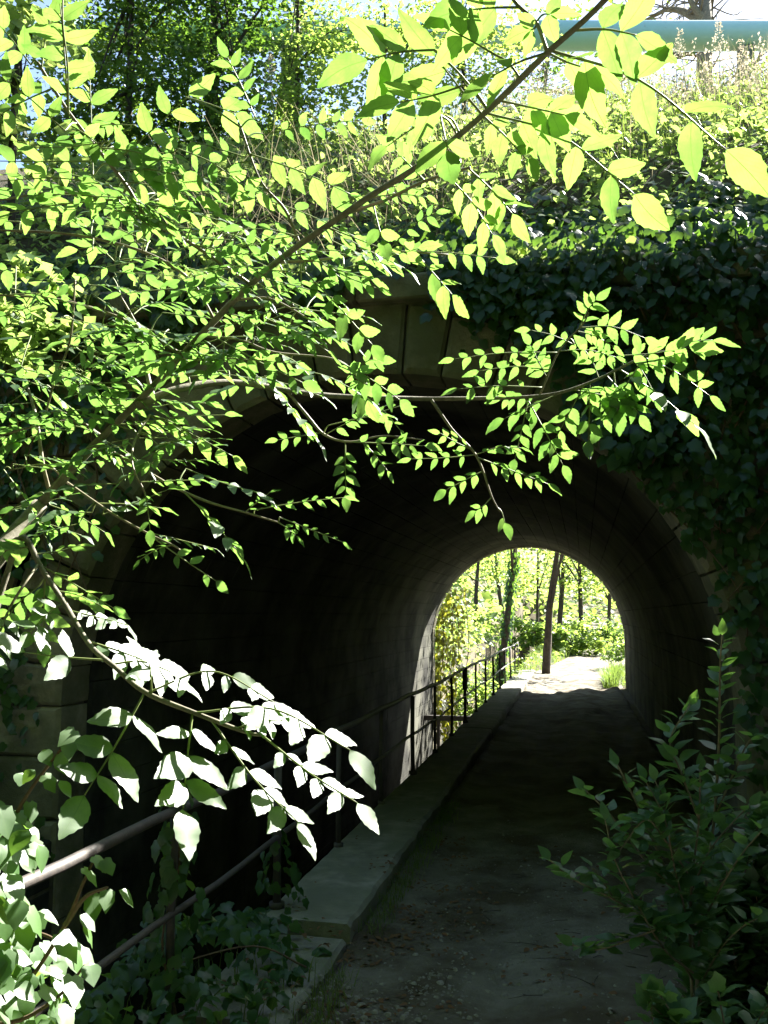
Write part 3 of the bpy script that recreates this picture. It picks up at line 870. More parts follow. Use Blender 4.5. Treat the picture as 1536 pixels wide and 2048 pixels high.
def build_leaf(rec, twigs_px, twigs, rg):
    """-> dict with stalk path, list of (matrix, length px)"""
    x0, y0, x1, y1, pairs, lp, op = rec[:7]
    bend = rec[7] if len(rec) > 7 else rg.uniform(-8, 8)
    sgn = -1 if y0 < 1200 else 1
    d2 = ((twigs_px - (x0, y0)) ** 2).sum(1)
    k = int(np.argmin(d2))
    near = twigs[k]
    Y0 = near[1] + (rg.uniform(-.12, .12) if d2[k] > 400 else 0)
    base = at(x0, y0, Y0) if d2[k] > 100 else near
    sc_ = Y0 / F_PX                                  # metres per px about
    Lr = math.hypot(x1 - x0, y1 - y0)
    Y1 = Y0 + (rg.uniform(-.3, .15) if sgn < 0 or y1 - y0 < 60 else rg.uniform(-.7, -.4)) * Lr * sc_
    tipp = at(x1, y1, Y1)
    mid = at((x0 + x1) / 2 - (y1 - y0) / max(Lr, 1) * bend * .0 , (y0 + y1) / 2 + bend - 4, (Y0 + Y1) / 2)
    P = smooth_path([base, mid, tipp], 8)
    view = nrm((base + tipp) / 2 - CC)
    sgn = -1 if y0 < 1200 else 1
    N = nrm(UP * (1 - op) + (-view) * sgn * op + rg.normal(0, .1, 3))
    if sgn > 0 or op < .3:
        H = nrm(nrm(np.array(SUN)) - view)
        N = nrm(N * (.35 if sgn > 0 else .6) + H * (1.0 if sgn > 0 else .3))
    leaflets = []
    Tot = len(P) - 1
    def pt(t):
        f = t * Tot; i = min(int(f), Tot - 1); a = f - i
        return P[i] * (1 - a) + P[i + 1] * a, nrm(P[i + 1] - P[i])
    lm = lp * sc_ * 1.08
    t0 = .22 if pairs > 2 else .45
    for j in range(pairs):
        t = t0 + (1 - t0 - .04) * (j / max(1, pairs - .35)) if pairs > 1 else .8
        p, T = pt(min(t, .97))
        side = nrm(np.cross(T, N))
        s = lm * (.72 + .33 * math.sin(math.pi * min(1, (j + .8) / pairs) * .75)) 
        for sg in (1, -1):
            if rg.random() < .06: continue
            p, T = pt(min(.97, max(.1, t + rg.normal(0, .022))))
            a = math.radians(rg.uniform(48, 68))
            d = T * math.cos(a) + side * sg * math.sin(a) + np.array([0, 0, rg.uniform(-.4, .05) * (.2 + op)])
            n2 = nrm(N + side * sg * rg.uniform(-.1, .3) + rg.normal(0, .17 if sgn < 0 else .12, 3))
            if sgn > 0:
                n2 = nrm(H + rg.normal(0, .12, 3)); d = d - n2 * (d @ n2) * .9
            leaflets.append((frame(p, d, n2, s * rg.uniform(.8, 1.16), rg.uniform(.88, 1.14)), lp))
    p, T = pt(1.0)
    if sgn > 0:
        N = nrm(H + rg.normal(0, .1, 3)); T = nrm(T - N * (T @ N) * .9)
    leaflets.append((frame(p, T + np.array([0, 0, rg.uniform(-.3, .05)]) * (sgn < 0), nrm(N + rg.normal(0, .15, 3)), lm * rg.uniform(1.0, 1.2), rg.uniform(.9, 1.15)), lp))
    stalk = P
    if d2[k] > 100:
        m = (near + base) / 2 + np.array([0, 0, .01])
        stalk = np.vstack([smooth_path([near, m, base], 4)[:-1], P])
    rad = (.0016 + .00001 * lp) * (Y0 / 2.4) ** .5
    return dict(P=stalk, r=(rad * 1.3, rad, rad * .6), L=leaflets, px=lp, n=2 * pairs + 1)

def ash_tree(name, label, BR, LV, trunk, extra, seed):
    rg = np.random.default_rng(seed)
    if name == 'ash_sapling': LV = [(*r[:5], r[5] * 1.14, *r[6:]) for r in LV]
    root = thing(name, label, 'tree')
    mb = MB(); tube(mb, smooth_path(trunk[0], 6), trunk[1], 9, .25)
    link('trunk', mb.mesh('trunk', M['bark']), root)
    for k, (pts, r, kind) in BR.items():
        mb = MB(); W_ = px_branch(pts)
        tube(mb, W_, r, 8, .2)
        nmm = 'branch' if kind == 'bark' else 'twig'
        link(nmm, mb.mesh(nmm, M[kind]), root)
    tw = resample_twigs(BR); twp = np.array([proj(p) for p in tw])
    extra = [r for r in extra if not blocks_sun(r, tw[int(np.argmin(((twp - r[:2]) ** 2).sum(1)))][1])]
    leaves = [build_leaf(r, twp, tw, rg) for r in LV + extra]
    leaves.sort(key=lambda l: -l['px'])
    cnt = 0; sc = Scatter(); nl = 0
    sst = Scatter()
    for lf in leaves:
        if cnt + lf['n'] <= 300:
            mb = MB(); tube(mb, lf['P'], lf['r'], 5)
            st = link('leaf_stalk', mb.mesh('leaf_stalk', M['stalk']), root)
            for (X, _) in lf['L']:
                link('leaflet', (ASHF_ME if name == 'ash_sapling' else ASH_ME)[int(rg.integers(6))] if rg.random() < .6 or name == 'ash_sapling' else ASH_ME[int(rg.integers(len(ASH_ME)))], st, X)
            cnt += lf['n']
        else:
            tube_s(sst, lf['P'], lf['r'], 4)
            for (X, _) in lf['L']:
                sc.put(ASH[int(rg.integers(len(ASH)))], X); nl += 1
    if nl:
        link('leaves', sc.mesh('leaves', M['ash_leaf']), root, kind='stuff')
        link('leaf_stalks', sst.mesh('leaf_stalks', M['stalk']), root, kind='stuff')
    return root

ash_tree('ash_tree', 'young ash tree leaning across the tunnel mouth with sunlit compound leaves', BR_A, LV_A,
         ([(-1.66, 2.35, -.2), (-1.7, 2.45, .6), at(-85, 1260, 2.9), at(15, 1090, 3.25), at(80, 1010, 3.4)], (.055, .045, .04, .034)), fill_leaves(165), 3)
ash_tree('ash_sapling', 'small ash sapling with one drooping stem of white glinting leaves above the railing', BR_B, LV_B,
         ([(-1.56, 2.0, -.15), (-1.6, 2.2, .6), (-1.58, 2.3, 1.2), at(-40, 1330, 2.35)], (.02, .017, .015, .013)), [], 5)

# ------------------------------------------------------------------ ivy
def ivy_thing(name, label, spots, vines, mat, meshes, maxparts, group=None, cat='ivy', part='ivy_leaf'):
    """spots: (point, normal, size) - vines: list of (path, radius)"""
    root = thing(name, label, cat, group)
    for P, r in vines:
        mb = MB(); tube(mb, P, r, 5, .2); link('vine_stem', mb.mesh('vine_stem', M['vine']), root)
    def key(s):
        return -s[2] / max(.3, np.linalg.norm(s[0] - CC))
    spots = sorted(spots, key=key)
    sc = Scatter(); n = 0
    protos = SUNP if meshes is IVYS_ME else IVY
    for i, (p, nn_, s) in enumerate(spots):
        d = nrm(np.array([rng.normal(0, .5), rng.normal(0, .3), -1]) )
        d = d - nn_ * (d @ nn_) * .8
        X = frame(p, d, nn_, s, rng.uniform(.85, 1.1))
        kx = int(rng.integers(len(protos)))
        if i < maxparts: link(part, meshes[kx], root, X)
        else: sc.put(protos[kx], X); n += 1
    if n: link('ivy_leaves' if part == 'ivy_leaf' else 'leaves', sc.mesh('ivy_leaves', mat), root, kind='stuff')
    return root

def edge_arch(x): # z of the arch edge at x on the near wall
    d = abs(x - CXN)
    return CZ + math.sqrt(max(0, RAD ** 2 - d * d)) if d < RAD else -9

def wall_spots(n, dens, smin, smax, bush=.18):
    out = []; tries = 0
    while len(out) < n and tries < n * 30:
        tries += 1
        x = rng.uniform(-4.6, 2.6); z = rng.uniform(-.1, 4.75)
        if rng.random() > dens(x, z): continue
        if z < edge_arch(x) - .12 and abs(x - CXN) < RAD - .05: continue
        c = mn.noise(Vector((x * 1.6, z * 1.6, 4)))
        dep = .03 + bush * max(0, c + .35) * rng.random() ** .6
        y = YN - dep if z < 4.0 else YN + (z - 4.0) * 1.0 - dep - .05
        nn_ = nrm(np.array([rng.normal(0, .35), -1, rng.normal(.45, .35)]))
        out.append((np.array([x, y, z]), nn_, rng.uniform(smin, smax)))
    return out

def clumps(n, cnt, x0, x1, z0, z1):
    out = []; k = 0
    while k < n:
        x, z = rng.uniform(x0, x1), rng.uniform(z0, z1)
        if dens_right(x, z) < .55 or z < edge_arch(x) + .1: continue
        k += 1
        R_ = rng.uniform(.14, .32); out_d = rng.uniform(.08, .3)
        y0 = YN if z < 4 else YN + (z - 4)
        for _ in range(int(cnt * rng.uniform(.5, 1.4))):
            v = nrm(rng.normal(0, 1, 3)) * rng.random() ** .5
            p = np.array([x, y0 - out_d, z]) + v * (R_ * 1.2, R_ * .7, R_)
            out.append((p, nrm(np.array([rng.normal(0, .5), -.7, .8]) + v * .6), rng.uniform(.05, .115)))
    return out
def dens_right(x, z):
    c = mn.noise(Vector((x * 1.3, z * 1.3, 8)))
    d = (x + .1) * 1.5 + (z - 3.4) * (1.7 if z > 3.4 else .7) + c * 1.2
    return min(1, max(0, .4 + d))
def dens_left(x, z):
    c = mn.noise(Vector((x * 1.5, z * 1.5, 18)))
    if x > -2.2: return 0
    return max(0, min(1, (-x - 2.7) * .7 + c * 1.5 + .05 + (z - 3.2) * .3))

vines = []
for i in range(16):
    x = rng.uniform(-.5, 2.5); P = [(x + .25 * math.sin(k * .9 + i) + .05 * k * rng.normal(), YN - .05 - .03 * rng.random(), 3.85 - k * .42) for k in range(int(rng.integers(4, 9)))]
    P = [p for p in P if p[2] > edge_arch(p[0]) - .05 or abs(p[0] - CXN) > RAD]
    if len(P) > 2: vines.append((smooth_path(P, 4), (.009, .004)))
ivy_thing('wall_ivy', 'dense dark ivy curtain hanging over the shaded right half of the tunnel wall', wall_spots(5200, dens_right, .04, .115, .3) + clumps(52, 42, -.9, 2.7, .4, 4.9) + [(np.array([x_, YN - .13 - .14 * rng.random(), rng.uniform(3.7, 4.25)]), nrm(np.array([rng.normal(0, .4), -.8, .55])), rng.uniform(.05, .11)) for x_ in rng.uniform(-.95, 2.9, 1000)], vines, M['ivy_leaf'], IVY_ME, 290, 'ivy on the tunnel wall')
vines = []
for i in range(6):
    x = rng.uniform(-4.3, -3.2); P = [(x + .2 * math.sin(k + i), YN - .05, 3.85 - k * .42) for k in range(6)]
    vines.append((smooth_path(P, 4), (.012, .005)))
ivy_thing('wall_ivy', 'patchy ivy creeping down the bare stones left of the arch', wall_spots(1100, dens_left, .05, .11, .16), vines, M['ivy_leaf'], IVY_ME, 200, 'ivy on the tunnel wall')

# sunlit ivy bush in the near left corner
def bush_spots(px_poly_fn, n, Yr, smin, smax, up=.5):
    out = []; tr = 0
    while len(out) < n and tr < n * 40:
        tr += 1
        px, py = rng.uniform(-120, 420), rng.uniform(1560, 2150)
        if rng.random() > px_poly_fn(px, py): continue
        Y = rng.uniform(*Yr)
        p = at(px, py, Y)
        nn_ = nrm(np.array([.54, -.22, .81]) + rng.normal(0, .22, 3))
        out.append((p, nn_, rng.uniform(smin, smax)))
    return out
def corner(px, py):
    e = 55 + 110 * math.exp(-((py - 1960) / 150) ** 2) + 25 * math.sin(py / 37) 
    if py < 1690: e -= (1690 - py) * .55
    return 1 if px < e else 0
vines = []
for pts in ([(-30, 2080, 1.75), (60, 1960, 1.75), (130, 1850, 1.75), (165, 1770, 1.75), (190, 1715, 1.75)], [(-60, 1900, 1.8), (20, 1860, 1.8), (90, 1870, 1.78), (140, 1900, 1.75)],
            [(-40, 1760, 1.85), (15, 1660, 1.85), (60, 1580, 1.85), (120, 1500, 1.85), (145, 1465, 1.85)], [(-60, 2050, 1.7), (40, 2040, 1.7), (120, 1990, 1.7), (170, 1930, 1.7)], [(130, 1850, 1.75), (170, 1795, 1.72), (215, 1775, 1.7)]):
    vines.append((px_branch(pts), (.0055, .0025)))
sp = bush_spots(corner, 300, (1.6, 2.1), .038, .062)
for px, py in ((190, 1712), (208, 1720), (170, 1735), (185, 1790), (215, 1780), (238, 1780), (160, 1830), (170, 1850), (150, 1460), (135, 1480), (115, 1505), (85, 1500), (70, 1540), (45, 1545), (60, 1605), (50, 1640), (30, 1620), (120, 1560), (90, 1550), (20, 1690), (150, 1905), (165, 1960)):
    sp.append((at(px, py, 1.74 if py > 1650 else 1.85), nrm(np.array([.54, -.22, .81]) + rng.normal(0, .2, 3)), rng.uniform(.036, .05)))
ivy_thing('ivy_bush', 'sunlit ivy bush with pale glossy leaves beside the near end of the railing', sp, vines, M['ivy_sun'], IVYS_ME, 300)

# shaded ivy over the ledge and round the railing posts
sp = []
def low_ivy(n, x0, x1, y0, y1, zfn, s0=.05, s1=.085):
    for _ in range(n):
        x, y = rng.uniform(x0, x1), rng.uniform(y0, y1)
        z = zfn(x, y)
        if z is None: continue
        sp.append((np.array([x, y, z]), nrm(np.array([rng.normal(0, .35), rng.normal(-.25, .35), 1])), rng.uniform(s0, s1)))
def mound(x, y):
    h = .3 * math.exp(-((x + 1.75) / .33) ** 2) * math.exp(-((y - 4.1) / 1.0) ** 2) * (1 + .6 * nzv(x, y, 3))
    if h < .05 + .05 * nzv(x, y, 5): return None
    return -.05 + h * rng.uniform(.45, 1.15)
low_ivy(900, -2.15, -1.2, 2.6, 5.4, mound)
for Y0_, zt in ((3.9, .95), (5.36, .45)):
    for _ in range(110 if Y0_ < 4 else 50):
        z = rng.uniform(0, zt); a = rng.uniform(0, 2 * math.pi); r = (.05 + .1 * (1 - z / zt)) * rng.uniform(.5, 1.3)
        sp.append((np.array([RX + r * math.cos(a), Y0_ + r * math.sin(a), z]), nrm(np.array([math.cos(a), math.sin(a) - .5, .5])), rng.uniform(.045, .075)))
ivy_thing('ledge_ivy', 'dark ivy mound smothering the railing foot and the near end of the concrete ledge', sp,
          [(smooth_path([(RX + .03, 3.9, 0), (RX - .03, 3.88, .3), (RX + .03, 3.9, .6), (RX, 3.87, .9)], 5), (.006, .003)), (smooth_path([(-1.3, 4.6, -.03), (-1.5, 4.4, .12), (-1.75, 4.0, .15)], 5), (.005, .003))], M['ivy_leaf'], IVY_ME, 300)

# ------------------------------------------------------------------ shrubs by the right of the path
def shrub(name, label, stems, leaf_len, gap, seed, meshes, protos, spread=.9, side=1):
    rg = np.random.default_rng(seed)
    root = thing(name, label, 'shrub')
    recs = []
    for pts, r, start in stems:
        W_ = px_branch(pts)
        if pts[0][1] > 1985: W_ = np.vstack([[W_[0][0], W_[0][1], FLOOR - .05], W_])
        mb = MB(); tube(mb, W_, r, 6, .15); link('stem', mb.mesh('stem', M['twig']), root)
        L = np.concatenate([[0], np.cumsum(np.linalg.norm(np.diff(W_, axis=0), axis=1))])
        s = L[-1] * start; k = 0
        while s < L[-1]:
            p = np.array([np.interp(s, L, W_[:, i]) for i in range(3)])
            T = nrm(np.array([np.interp(min(s + .02, L[-1]), L, W_[:, i]) for i in range(3)]) - np.array([np.interp(max(0, s - .02), L, W_[:, i]) for i in range(3)]))
            for _ in range(1 if rg.random() < .75 else 2):
                a = k * 2.4 + rg.normal(0, .4); k += 1
                d = nrm(np.array([math.cos(a), math.sin(a) * .8, rg.uniform(.0, .55)]) * spread + T * .45)
                sz = leaf_len * rg.uniform(.7, 1.15) * (1 - .35 * (s / L[-1]) ** 3)
                recs.append((frame(p + d * .012, d, nrm(UP + rg.normal(0, .32, 3) - d * .25), sz, rg.uniform(.9, 1.15)), sz / p[1]))
            s += gap * rg.uniform(.7, 1.3)
        recs.append((frame(W_[-1], nrm(T + UP * .3), nrm(np.array([0, -1, .6])), leaf_len * .7), leaf_len / W_[-1][1]))
    recs.sort(key=lambda q: -q[1])
    sc = Scatter(); n = 0
    for i, (X, _) in enumerate(recs):
        kx = int(rg.integers(len(meshes)))
        if i < 300: link('leaf', meshes[kx], root, X)
        else: sc.put(protos[kx], X); n += 1
    if n: link('leaves', sc.mesh('leaves', M['shrub_leaf']), root, kind='stuff')
    return root

Yb = 3.9
st = [
 ([(1392, 2010, Yb), (1402, 1850, Yb), (1428, 1640, Yb), (1438, 1480, Yb), (1440, 1340, Yb - .02), (1444, 1270, Yb - .05)], (.008, .006, .003), .3),
 ([(1385, 2010, Yb - .1), (1380, 1860, Yb - .1), (1384, 1760, Yb - .12), (1398, 1640, Yb - .15), (1400, 1540, Yb - .15)], (.007, .005, .003), .25),
 ([(1390, 1900, Yb), (1350, 1780, Yb - .1), (1310, 1690, Yb - .15), (1270, 1600, Yb - .2), (1235, 1530, Yb - .2)], (.005, .004, .003), .2),
 ([(1386, 1960, Yb - .1), (1320, 1860, Yb - .2), (1230, 1800, Yb - .3), (1150, 1760, Yb - .35), (1100, 1720, Yb - .35)], (.005, .004, .0025), .15),
 ([(1350, 1780, Yb - .1), (1290, 1720, Yb - .25), (1230, 1640, Yb - .3), (1170, 1580, Yb - .3)], (.004, .0025), .1),
 ([(1230, 1800, Yb - .3), (1190, 1740, Yb - .35), (1185, 1745, Yb - .35)], (.003, .002), .2),
 ([(1398, 1640, Yb - .15), (1360, 1540, Yb - .2), (1340, 1480, Yb - .2), (1380, 1410, Yb - .2)], (.004, .0025), .1),
 ([(1428, 1640, Yb), (1470, 1540, Yb), (1500, 1480, Yb), (1530, 1475, Yb)], (.004, .0025), .2),
 ([(1402, 1850, Yb), (1340, 1850, Yb - .3), (1260, 1880, Yb - .35), (1190, 1900, Yb - .35), (1145, 1890, Yb - .35)], (.004, .0025), .2),
 ([(1300, 1690, Yb - .15), (1330, 1620, Yb - .25), (1310, 1560, Yb - .3)], (.003, .002), .1),
 ([(1384, 1760, Yb - .12), (1330, 1680, Yb - .3), (1290, 1640, Yb - .35), (1240, 1700, Yb - .4)], (.004, .002), .1),
 ([(1392, 1950, Yb - .1), (1330, 1900, Yb - .3), (1270, 1800, Yb - .35), (1230, 1720, Yb - .4), (1210, 1640, Yb - .4)], (.004, .003, .002), .2),
 ([(1402, 1850, Yb), (1450, 1760, Yb - .2), (1490, 1700, Yb - .25), (1525, 1660, Yb - .25)], (.004, .003, .002), .1),
 ([(1395, 1980, Yb), (1440, 1900, Yb - .25), (1490, 1850, Yb - .3), (1540, 1830, Yb - .3)], (.004, .003, .002), .1),
 ([(1390, 1900, Yb), (1350, 1740, Yb - .25), (1330, 1640, Yb - .3), (1290, 1560, Yb - .3)], (.004, .003, .002), .2),
 ([(1384, 1780, Yb), (1420, 1700, Yb - .1), (1470, 1640, Yb - .1), (1500, 1610, Yb - .1)], (.004, .002), .1),
]
shrub('leafy_shrub', 'upright shrub with teal green oval leaves and one tall bare spindly shoot', st, .092, .018, 21, SHR_ME, OVA)
Yc = 4.3
st = []
for i in range(30):
    bx = rng.uniform(1390, 1580); tx = bx + rng.uniform(-70, 120); ty = rng.uniform(1560, 1900)
    st.append(([(bx, 2060, Yc), ((bx + tx) / 2 + rng.uniform(-20, 20), (2060 + ty) / 2, Yc - .1), (tx, ty, Yc - .2)], (.006, .004, .0025), .15))
for i in range(5):
    bx = rng.uniform(1330, 1530)
    st.append(([(bx, 2140, 3.4), (bx - rng.uniform(-20, 40), 2070, 3.35), (bx - rng.uniform(-60, 90), rng.uniform(1960, 2030), 3.3)], (.004, .0025), .2))
shrub('maple_shrub', 'low shrub of lobed dark leaves filling the shaded corner beneath the ivy wall', st, .1, .02, 22, LOB_ME, IVY, 1.0)

# ------------------------------------------------------------------ growth on the embankment
def on_bank(x, Y): return np.array([x, Y, bank_z(x, Y)])
sc = Scatter()
for _ in range(25000):
    Y = 6.72 + 5.7 * rng.random() ** 1.2; x = rng.uniform(-5.5, 5)
    h = rng.random() ** 1.5 * .38 * (1 + .7 * nzv(x, Y, 1.3, 31)) * (1 if Y < 10.5 else .6)
    p = on_bank(x, Y) + np.array([rng.normal(0, .04), -h * .35, h])
    nn_ = nrm(np.array([rng.normal(0, .5), rng.normal(-.35, .5), 1]))
    a = rng.uniform(0, 2 * math.pi)
    sc.put(IVY[int(rng.integers(6))] if rng.random() < .6 else OVA[int(rng.integers(5))], frame(p, np.array([math.cos(a), math.sin(a), -.35]), nn_, rng.uniform(.05, .1)))
for _ in range(6500):
    x = rng.uniform(-5.2, .6); dr = rng.random() ** 1.6 * .7
    if mn.noise(Vector((x * 1.4, 3.3, 7))) * .9 + .42 < dr * 1.0: continue
    sc.put(IVY[int(rng.integers(6))], frame(np.array([x, YN - .12 - .12 * rng.random() + max(0, .12 - dr) * 3, 4.15 - dr + .15 * rng.random()]), np.array([rng.normal(0, .4), -.4, -1]), nrm(np.array([rng.normal(0, .4), -.8, .6])), rng.uniform(.05, .1)))
link('ground_cover', sc.mesh('ground_cover', M['cover_leaf']), kind='stuff')
o = bpy.data.objects['ground_cover']; o['label'] = 'bright ivy and weeds covering the slope above the tunnel'

def blade(sc, p, h, lean, w=.005, seg=3):
    a = rng.uniform(0, 2 * math.pi); d = np.array([math.cos(a), math.sin(a), 0]); s = np.array([-d[1], d[0], 0])
    V = []; 
    for k in range(seg + 1):
        t = k / seg; c = p + UP * h * t * (1 - .25 * lean * t) + d * h * lean * t * t
        ww = w * (1 - t) + .0006
        V += [c - s * ww, c + s * ww]
    T = []
    for k in range(seg): T += [(2 * k, 2 * k + 1, 2 * k + 3), (2 * k, 2 * k + 3, 2 * k + 2)]
    sc.raw(np.array(V), np.array(T))
g1, g2 = Scatter(), Scatter()
for _ in range(5200):
    Y = 7.4 + 5.2 * rng.random() ** .8; x = rng.uniform(-5, 5.5)
    if mn.noise(Vector((x * .8, Y * .8, 51))) < -.2: continue
    blade(g2 if rng.random() < .12 else g1, on_bank(x, Y), rng.uniform(.25, .75), rng.uniform(.1, .7), rng.uniform(.003, .006))
for _ in range(1600):
    Y = rng.uniform(10.6, 12.4); x = rng.uniform(-1.5, 5.5)
    blade(g1 if rng.random() < .7 else g2, on_bank(x, Y), rng.uniform(.3, .75), rng.uniform(.1, .5), .005)
for _ in range(500):          # dry stalks hanging at the left edge of the wall top
    x = rng.uniform(-3.6, -.6); Y = rng.uniform(6.7, 8.4)
    blade(g2, on_bank(x, Y) + np.array([0, -.05, 0]), rng.uniform(.3, .9), rng.uniform(.2, 1.1), .004)
pw = Scatter()
for _ in range(2600):
    Y = rng.uniform(9.2, 12.4); x = rng.uniform(-1.2, 5.5)
    b_ = on_bank(x, Y); h_ = rng.uniform(.35, .95) * (1 if Y < 10.6 else .5)
    if mn.noise(Vector((x * .9, Y * .9, 71))) < -.15: continue
    blade(g2, b_, h_, rng.uniform(.05, .4), .004)
    for q in range(5):
        sc_p = b_ + UP * h_ * (.72 + .07 * q) + rng.normal(0, .02, 3)
        pw.put(CARD[q], frame(sc_p, np.array([rng.normal(), rng.normal(), .6]), rng.normal(0, 1, 3), rng.uniform(.02, .045)))
SH = link('seed_heads', pw.mesh('seed_heads', M['plume']), kind='stuff'); SH['label'] = 'pale seed heads over the sunny crest grass'
link('slope_grass', g1.mesh('slope_grass', M['grass']), kind='stuff')
link('dry_slope_grass', g2.mesh('dry_slope_grass', M['dry_grass']), kind='stuff')

# tall flowering grasses, each one a plant
plumes = [(490, 165, 9.5, 'tall pale grass plume left of the twin plume on the bank crest'), (540, 150, 9.5, 'tall pale grass plume with a broad fluffy head before the dark bushes'),
          (600, 50, 10.5, 'tallest silvery plume rising by the edge of the dark bushes'), (1360, 95, 11.2, 'pale seeding grass plume standing across the middle of the pipe'), (1438, 85, 11.4, 'bushy grass plume standing in front of the pipe'),
          (1485, 125, 11.0, 'drooping grass plume under the pipe beside the bushy plume'), (1230, 130, 11.2, 'thin grass plume nearest the branch below the pipe'), (1300, 150, 11.0, 'short grass plume in the white grass below the pipe')]
for px, py, Y, lab in plumes:
    top = at(px, py, Y); bx = top[0] + rng.uniform(-.1, .1)
    base = np.array([bx, Y, bank_z(bx, Y)])
    if base[2] > top[2] - .3: top[2] = base[2] + .6
    r = thing('grass_plume', lab, 'grass plume', 'plume grasses on the embankment')
    P = smooth_path([base, (base + top) / 2 + (.02, 0, .02), top], 5)
    mb = MB(); tube(mb, P, (.006, .003), 5); link('stalk', mb.mesh('stalk', M['dry_grass']), r)
    sc = Scatter(); Lp = rng.uniform(.3, .45)
    for _ in range(150):
        t = rng.random(); p = top + UP * (Lp * (t - .35)); wd = .075 * (1 - t) ** .7 + .012
        a = rng.uniform(0, 6.28); q = p + np.array([math.cos(a), math.sin(a), rng.uniform(0, .5)]) * wd * rng.random()
        sc.put(CARD[int(rng.integers(6))], frame(q, np.array([math.cos(a), math.sin(a), .5]), np.array([rng.normal(), rng.normal(), rng.normal()]) + 1e-3, rng.uniform(.018, .035)))
    link('plume', sc.mesh('plume', M['plume']), r, kind='stuff')
    sc = Scatter()
    for _ in range(9): blade(sc, base + np.array([rng.normal(0, .04), rng.normal(0, .04), 0]), rng.uniform(.4, .8), rng.uniform(.3, .9), .006)
    link('blades', sc.mesh('blades', M['grass']), r, kind='stuff')

# grass and litter on the path side
g = Scatter()
for _ in range(1300):
    x, Y = rng.uniform(-2.0, -1.0), rng.uniform(2.2, 4.6)
    if rng.random() > math.exp(-((x + 1.55 + .12 * (4 - Y)) / .35) ** 2) * (1.2 if Y < 3.6 else .35): continue
    blade(g, np.array([x, Y, -.1]), rng.uniform(.07, .26), rng.uniform(.1, .9), rng.uniform(.002, .004))
for _ in range(3000):
    x, Y = -1.15 + rng.normal(0, .04), rng.uniform(3.0, 9)
    if mn.noise(Vector((3, Y * 1.1, 5))) < -.25: continue
    blade(g, np.array([x, Y, FLOOR - .01]), rng.uniform(.03, .13), rng.uniform(.2, .9), .003)
for _ in range(700):
    x, Y = rng.uniform(.75, 2.2), rng.uniform(2.8, 6.3)
    blade(g, np.array([x, Y, FLOOR - .01]), rng.uniform(.05, .2), rng.uniform(.2, .9), .003)
link('verge_grass', g.mesh('verge_grass', M['grass']), kind='stuff')

pb = Scatter()
def pebble_proto(seed):
    r = np.random.default_rng(seed)
    V = []
    for k in range(6): a = k * math.pi / 3; V.append((math.cos(a) * r.uniform(.75, 1.1), math.sin(a) * r.uniform(.6, 1.0), 0))
    for k in range(6): a = k * math.pi / 3 + .3; V.append((math.cos(a) * .65, math.sin(a) * .55, r.uniform(.35, .6)))
    V.append((0, 0, r.uniform(.5, .7)))
    T = []
    for k in range(6):
        j = (k + 1) % 6; T += [(k, j, 6 + j), (k, 6 + j, 6 + k), (6 + k, 6 + j, 12)]
    return np.array(V), np.array(T), np.zeros((13, 2))
PEB = [pebble_proto(i) for i in range(6)]
def rotz(p, a, s, tilt=0):
    X = np.eye(4); c, sn = math.cos(a), math.sin(a)
    X[:3, :3] = np.array([[c, -sn, 0], [sn, c, 0], [0, 0, 1]]) * s; X[:3, 3] = p; return X
for _ in range(7000):
    Y = 2.6 + 6 * rng.random() ** 1.5; x = rng.uniform(-1.15, 1.3)
    s = .004 + .012 * rng.random() ** 4
    if rng.random() < .25: x = -.85 + rng.normal(0, .2); Y = 4.3 + rng.normal(0, .5); s *= 1.4
    if mn.noise(Vector((x * 1.5, Y * 1.5, 77))) < -.1 and rng.random() < .75: continue
    pb.put(PEB[int(rng.integers(6))], rotz(np.array([x, Y, path_z(x, Y) - s * .15]), rng.uniform(0, 6), s))
link('gravel', pb.mesh('gravel', M['pebble']), kind='stuff')
stones = [(655, 1930, .035, 'angular grey stone at the edge of the path near the ledge end'), (880, 1965, .03, 'small flat grey stone lying alone near the middle of the path'), (1090, 1990, .032, 'round pale stone on the dark right side of the path'),
          (1010, 1980, .028, 'oval pale stone beside the round stone on the path'), (1135, 1998, .026, 'small pale stone nearest the shrub on the path'), (1010, 1960, .03, 'dusty stone half sunk in the path')]
for px, py, s, lab in stones:
    d = at(px, py, 1.0) - CC; tY = (FLOOR - 1.65) / d[2]; p = CC + d * tY; p[2] = path_z(p[0], p[1]) - .006
    sc = Scatter(); sc.put(PEB[int(rng.integers(6))], rotz(np.zeros(3), rng.uniform(0, 6), s))
    o = link('stone', sc.mesh('stone', M['pebble'])); o.location = p; tag(o, lab, 'stone', 'loose stones on the path')
dl = Scatter()
for _ in range(2600):
    Y = 2.8 + 5 * rng.random() ** 1.2; x = rng.uniform(-1.65, 1.2) if rng.random() < .6 else -1.0 + rng.normal(0, .15)
    if mn.noise(Vector((x * 2, Y * 2, 99))) < .02: continue
    z = path_z(x, Y) + .008 if x > -1.22 else .01
    a = rng.uniform(0, 6.28)
    dl.put(OVA[int(rng.integers(5))], frame(np.array([x, Y, z]), np.array([math.cos(a), math.sin(a), 0]), nrm(UP + rng.normal(0, .25, 3)), rng.uniform(.015, .05)))
link('fallen_leaves', dl.mesh('fallen_leaves', M['dead_leaf']), kind='stuff')
tw = Scatter()
for _ in range(110):
    Y = 2.9 + 4 * rng.random(); x = rng.uniform(-1.1, 1.2); a = rng.uniform(0, 6.28); L = rng.uniform(.04, .2)
    p = np.array([x, Y, path_z(x, Y) + .004]); q = p + np.array([math.cos(a), math.sin(a), 0]) * L
    tube_s(tw, np.array([p, (p + q) / 2 + (0, .01, .004), q]), (.0022, .001), 4)
link('twig_litter', tw.mesh('twig_litter', M['dark_bark']), kind='stuff')

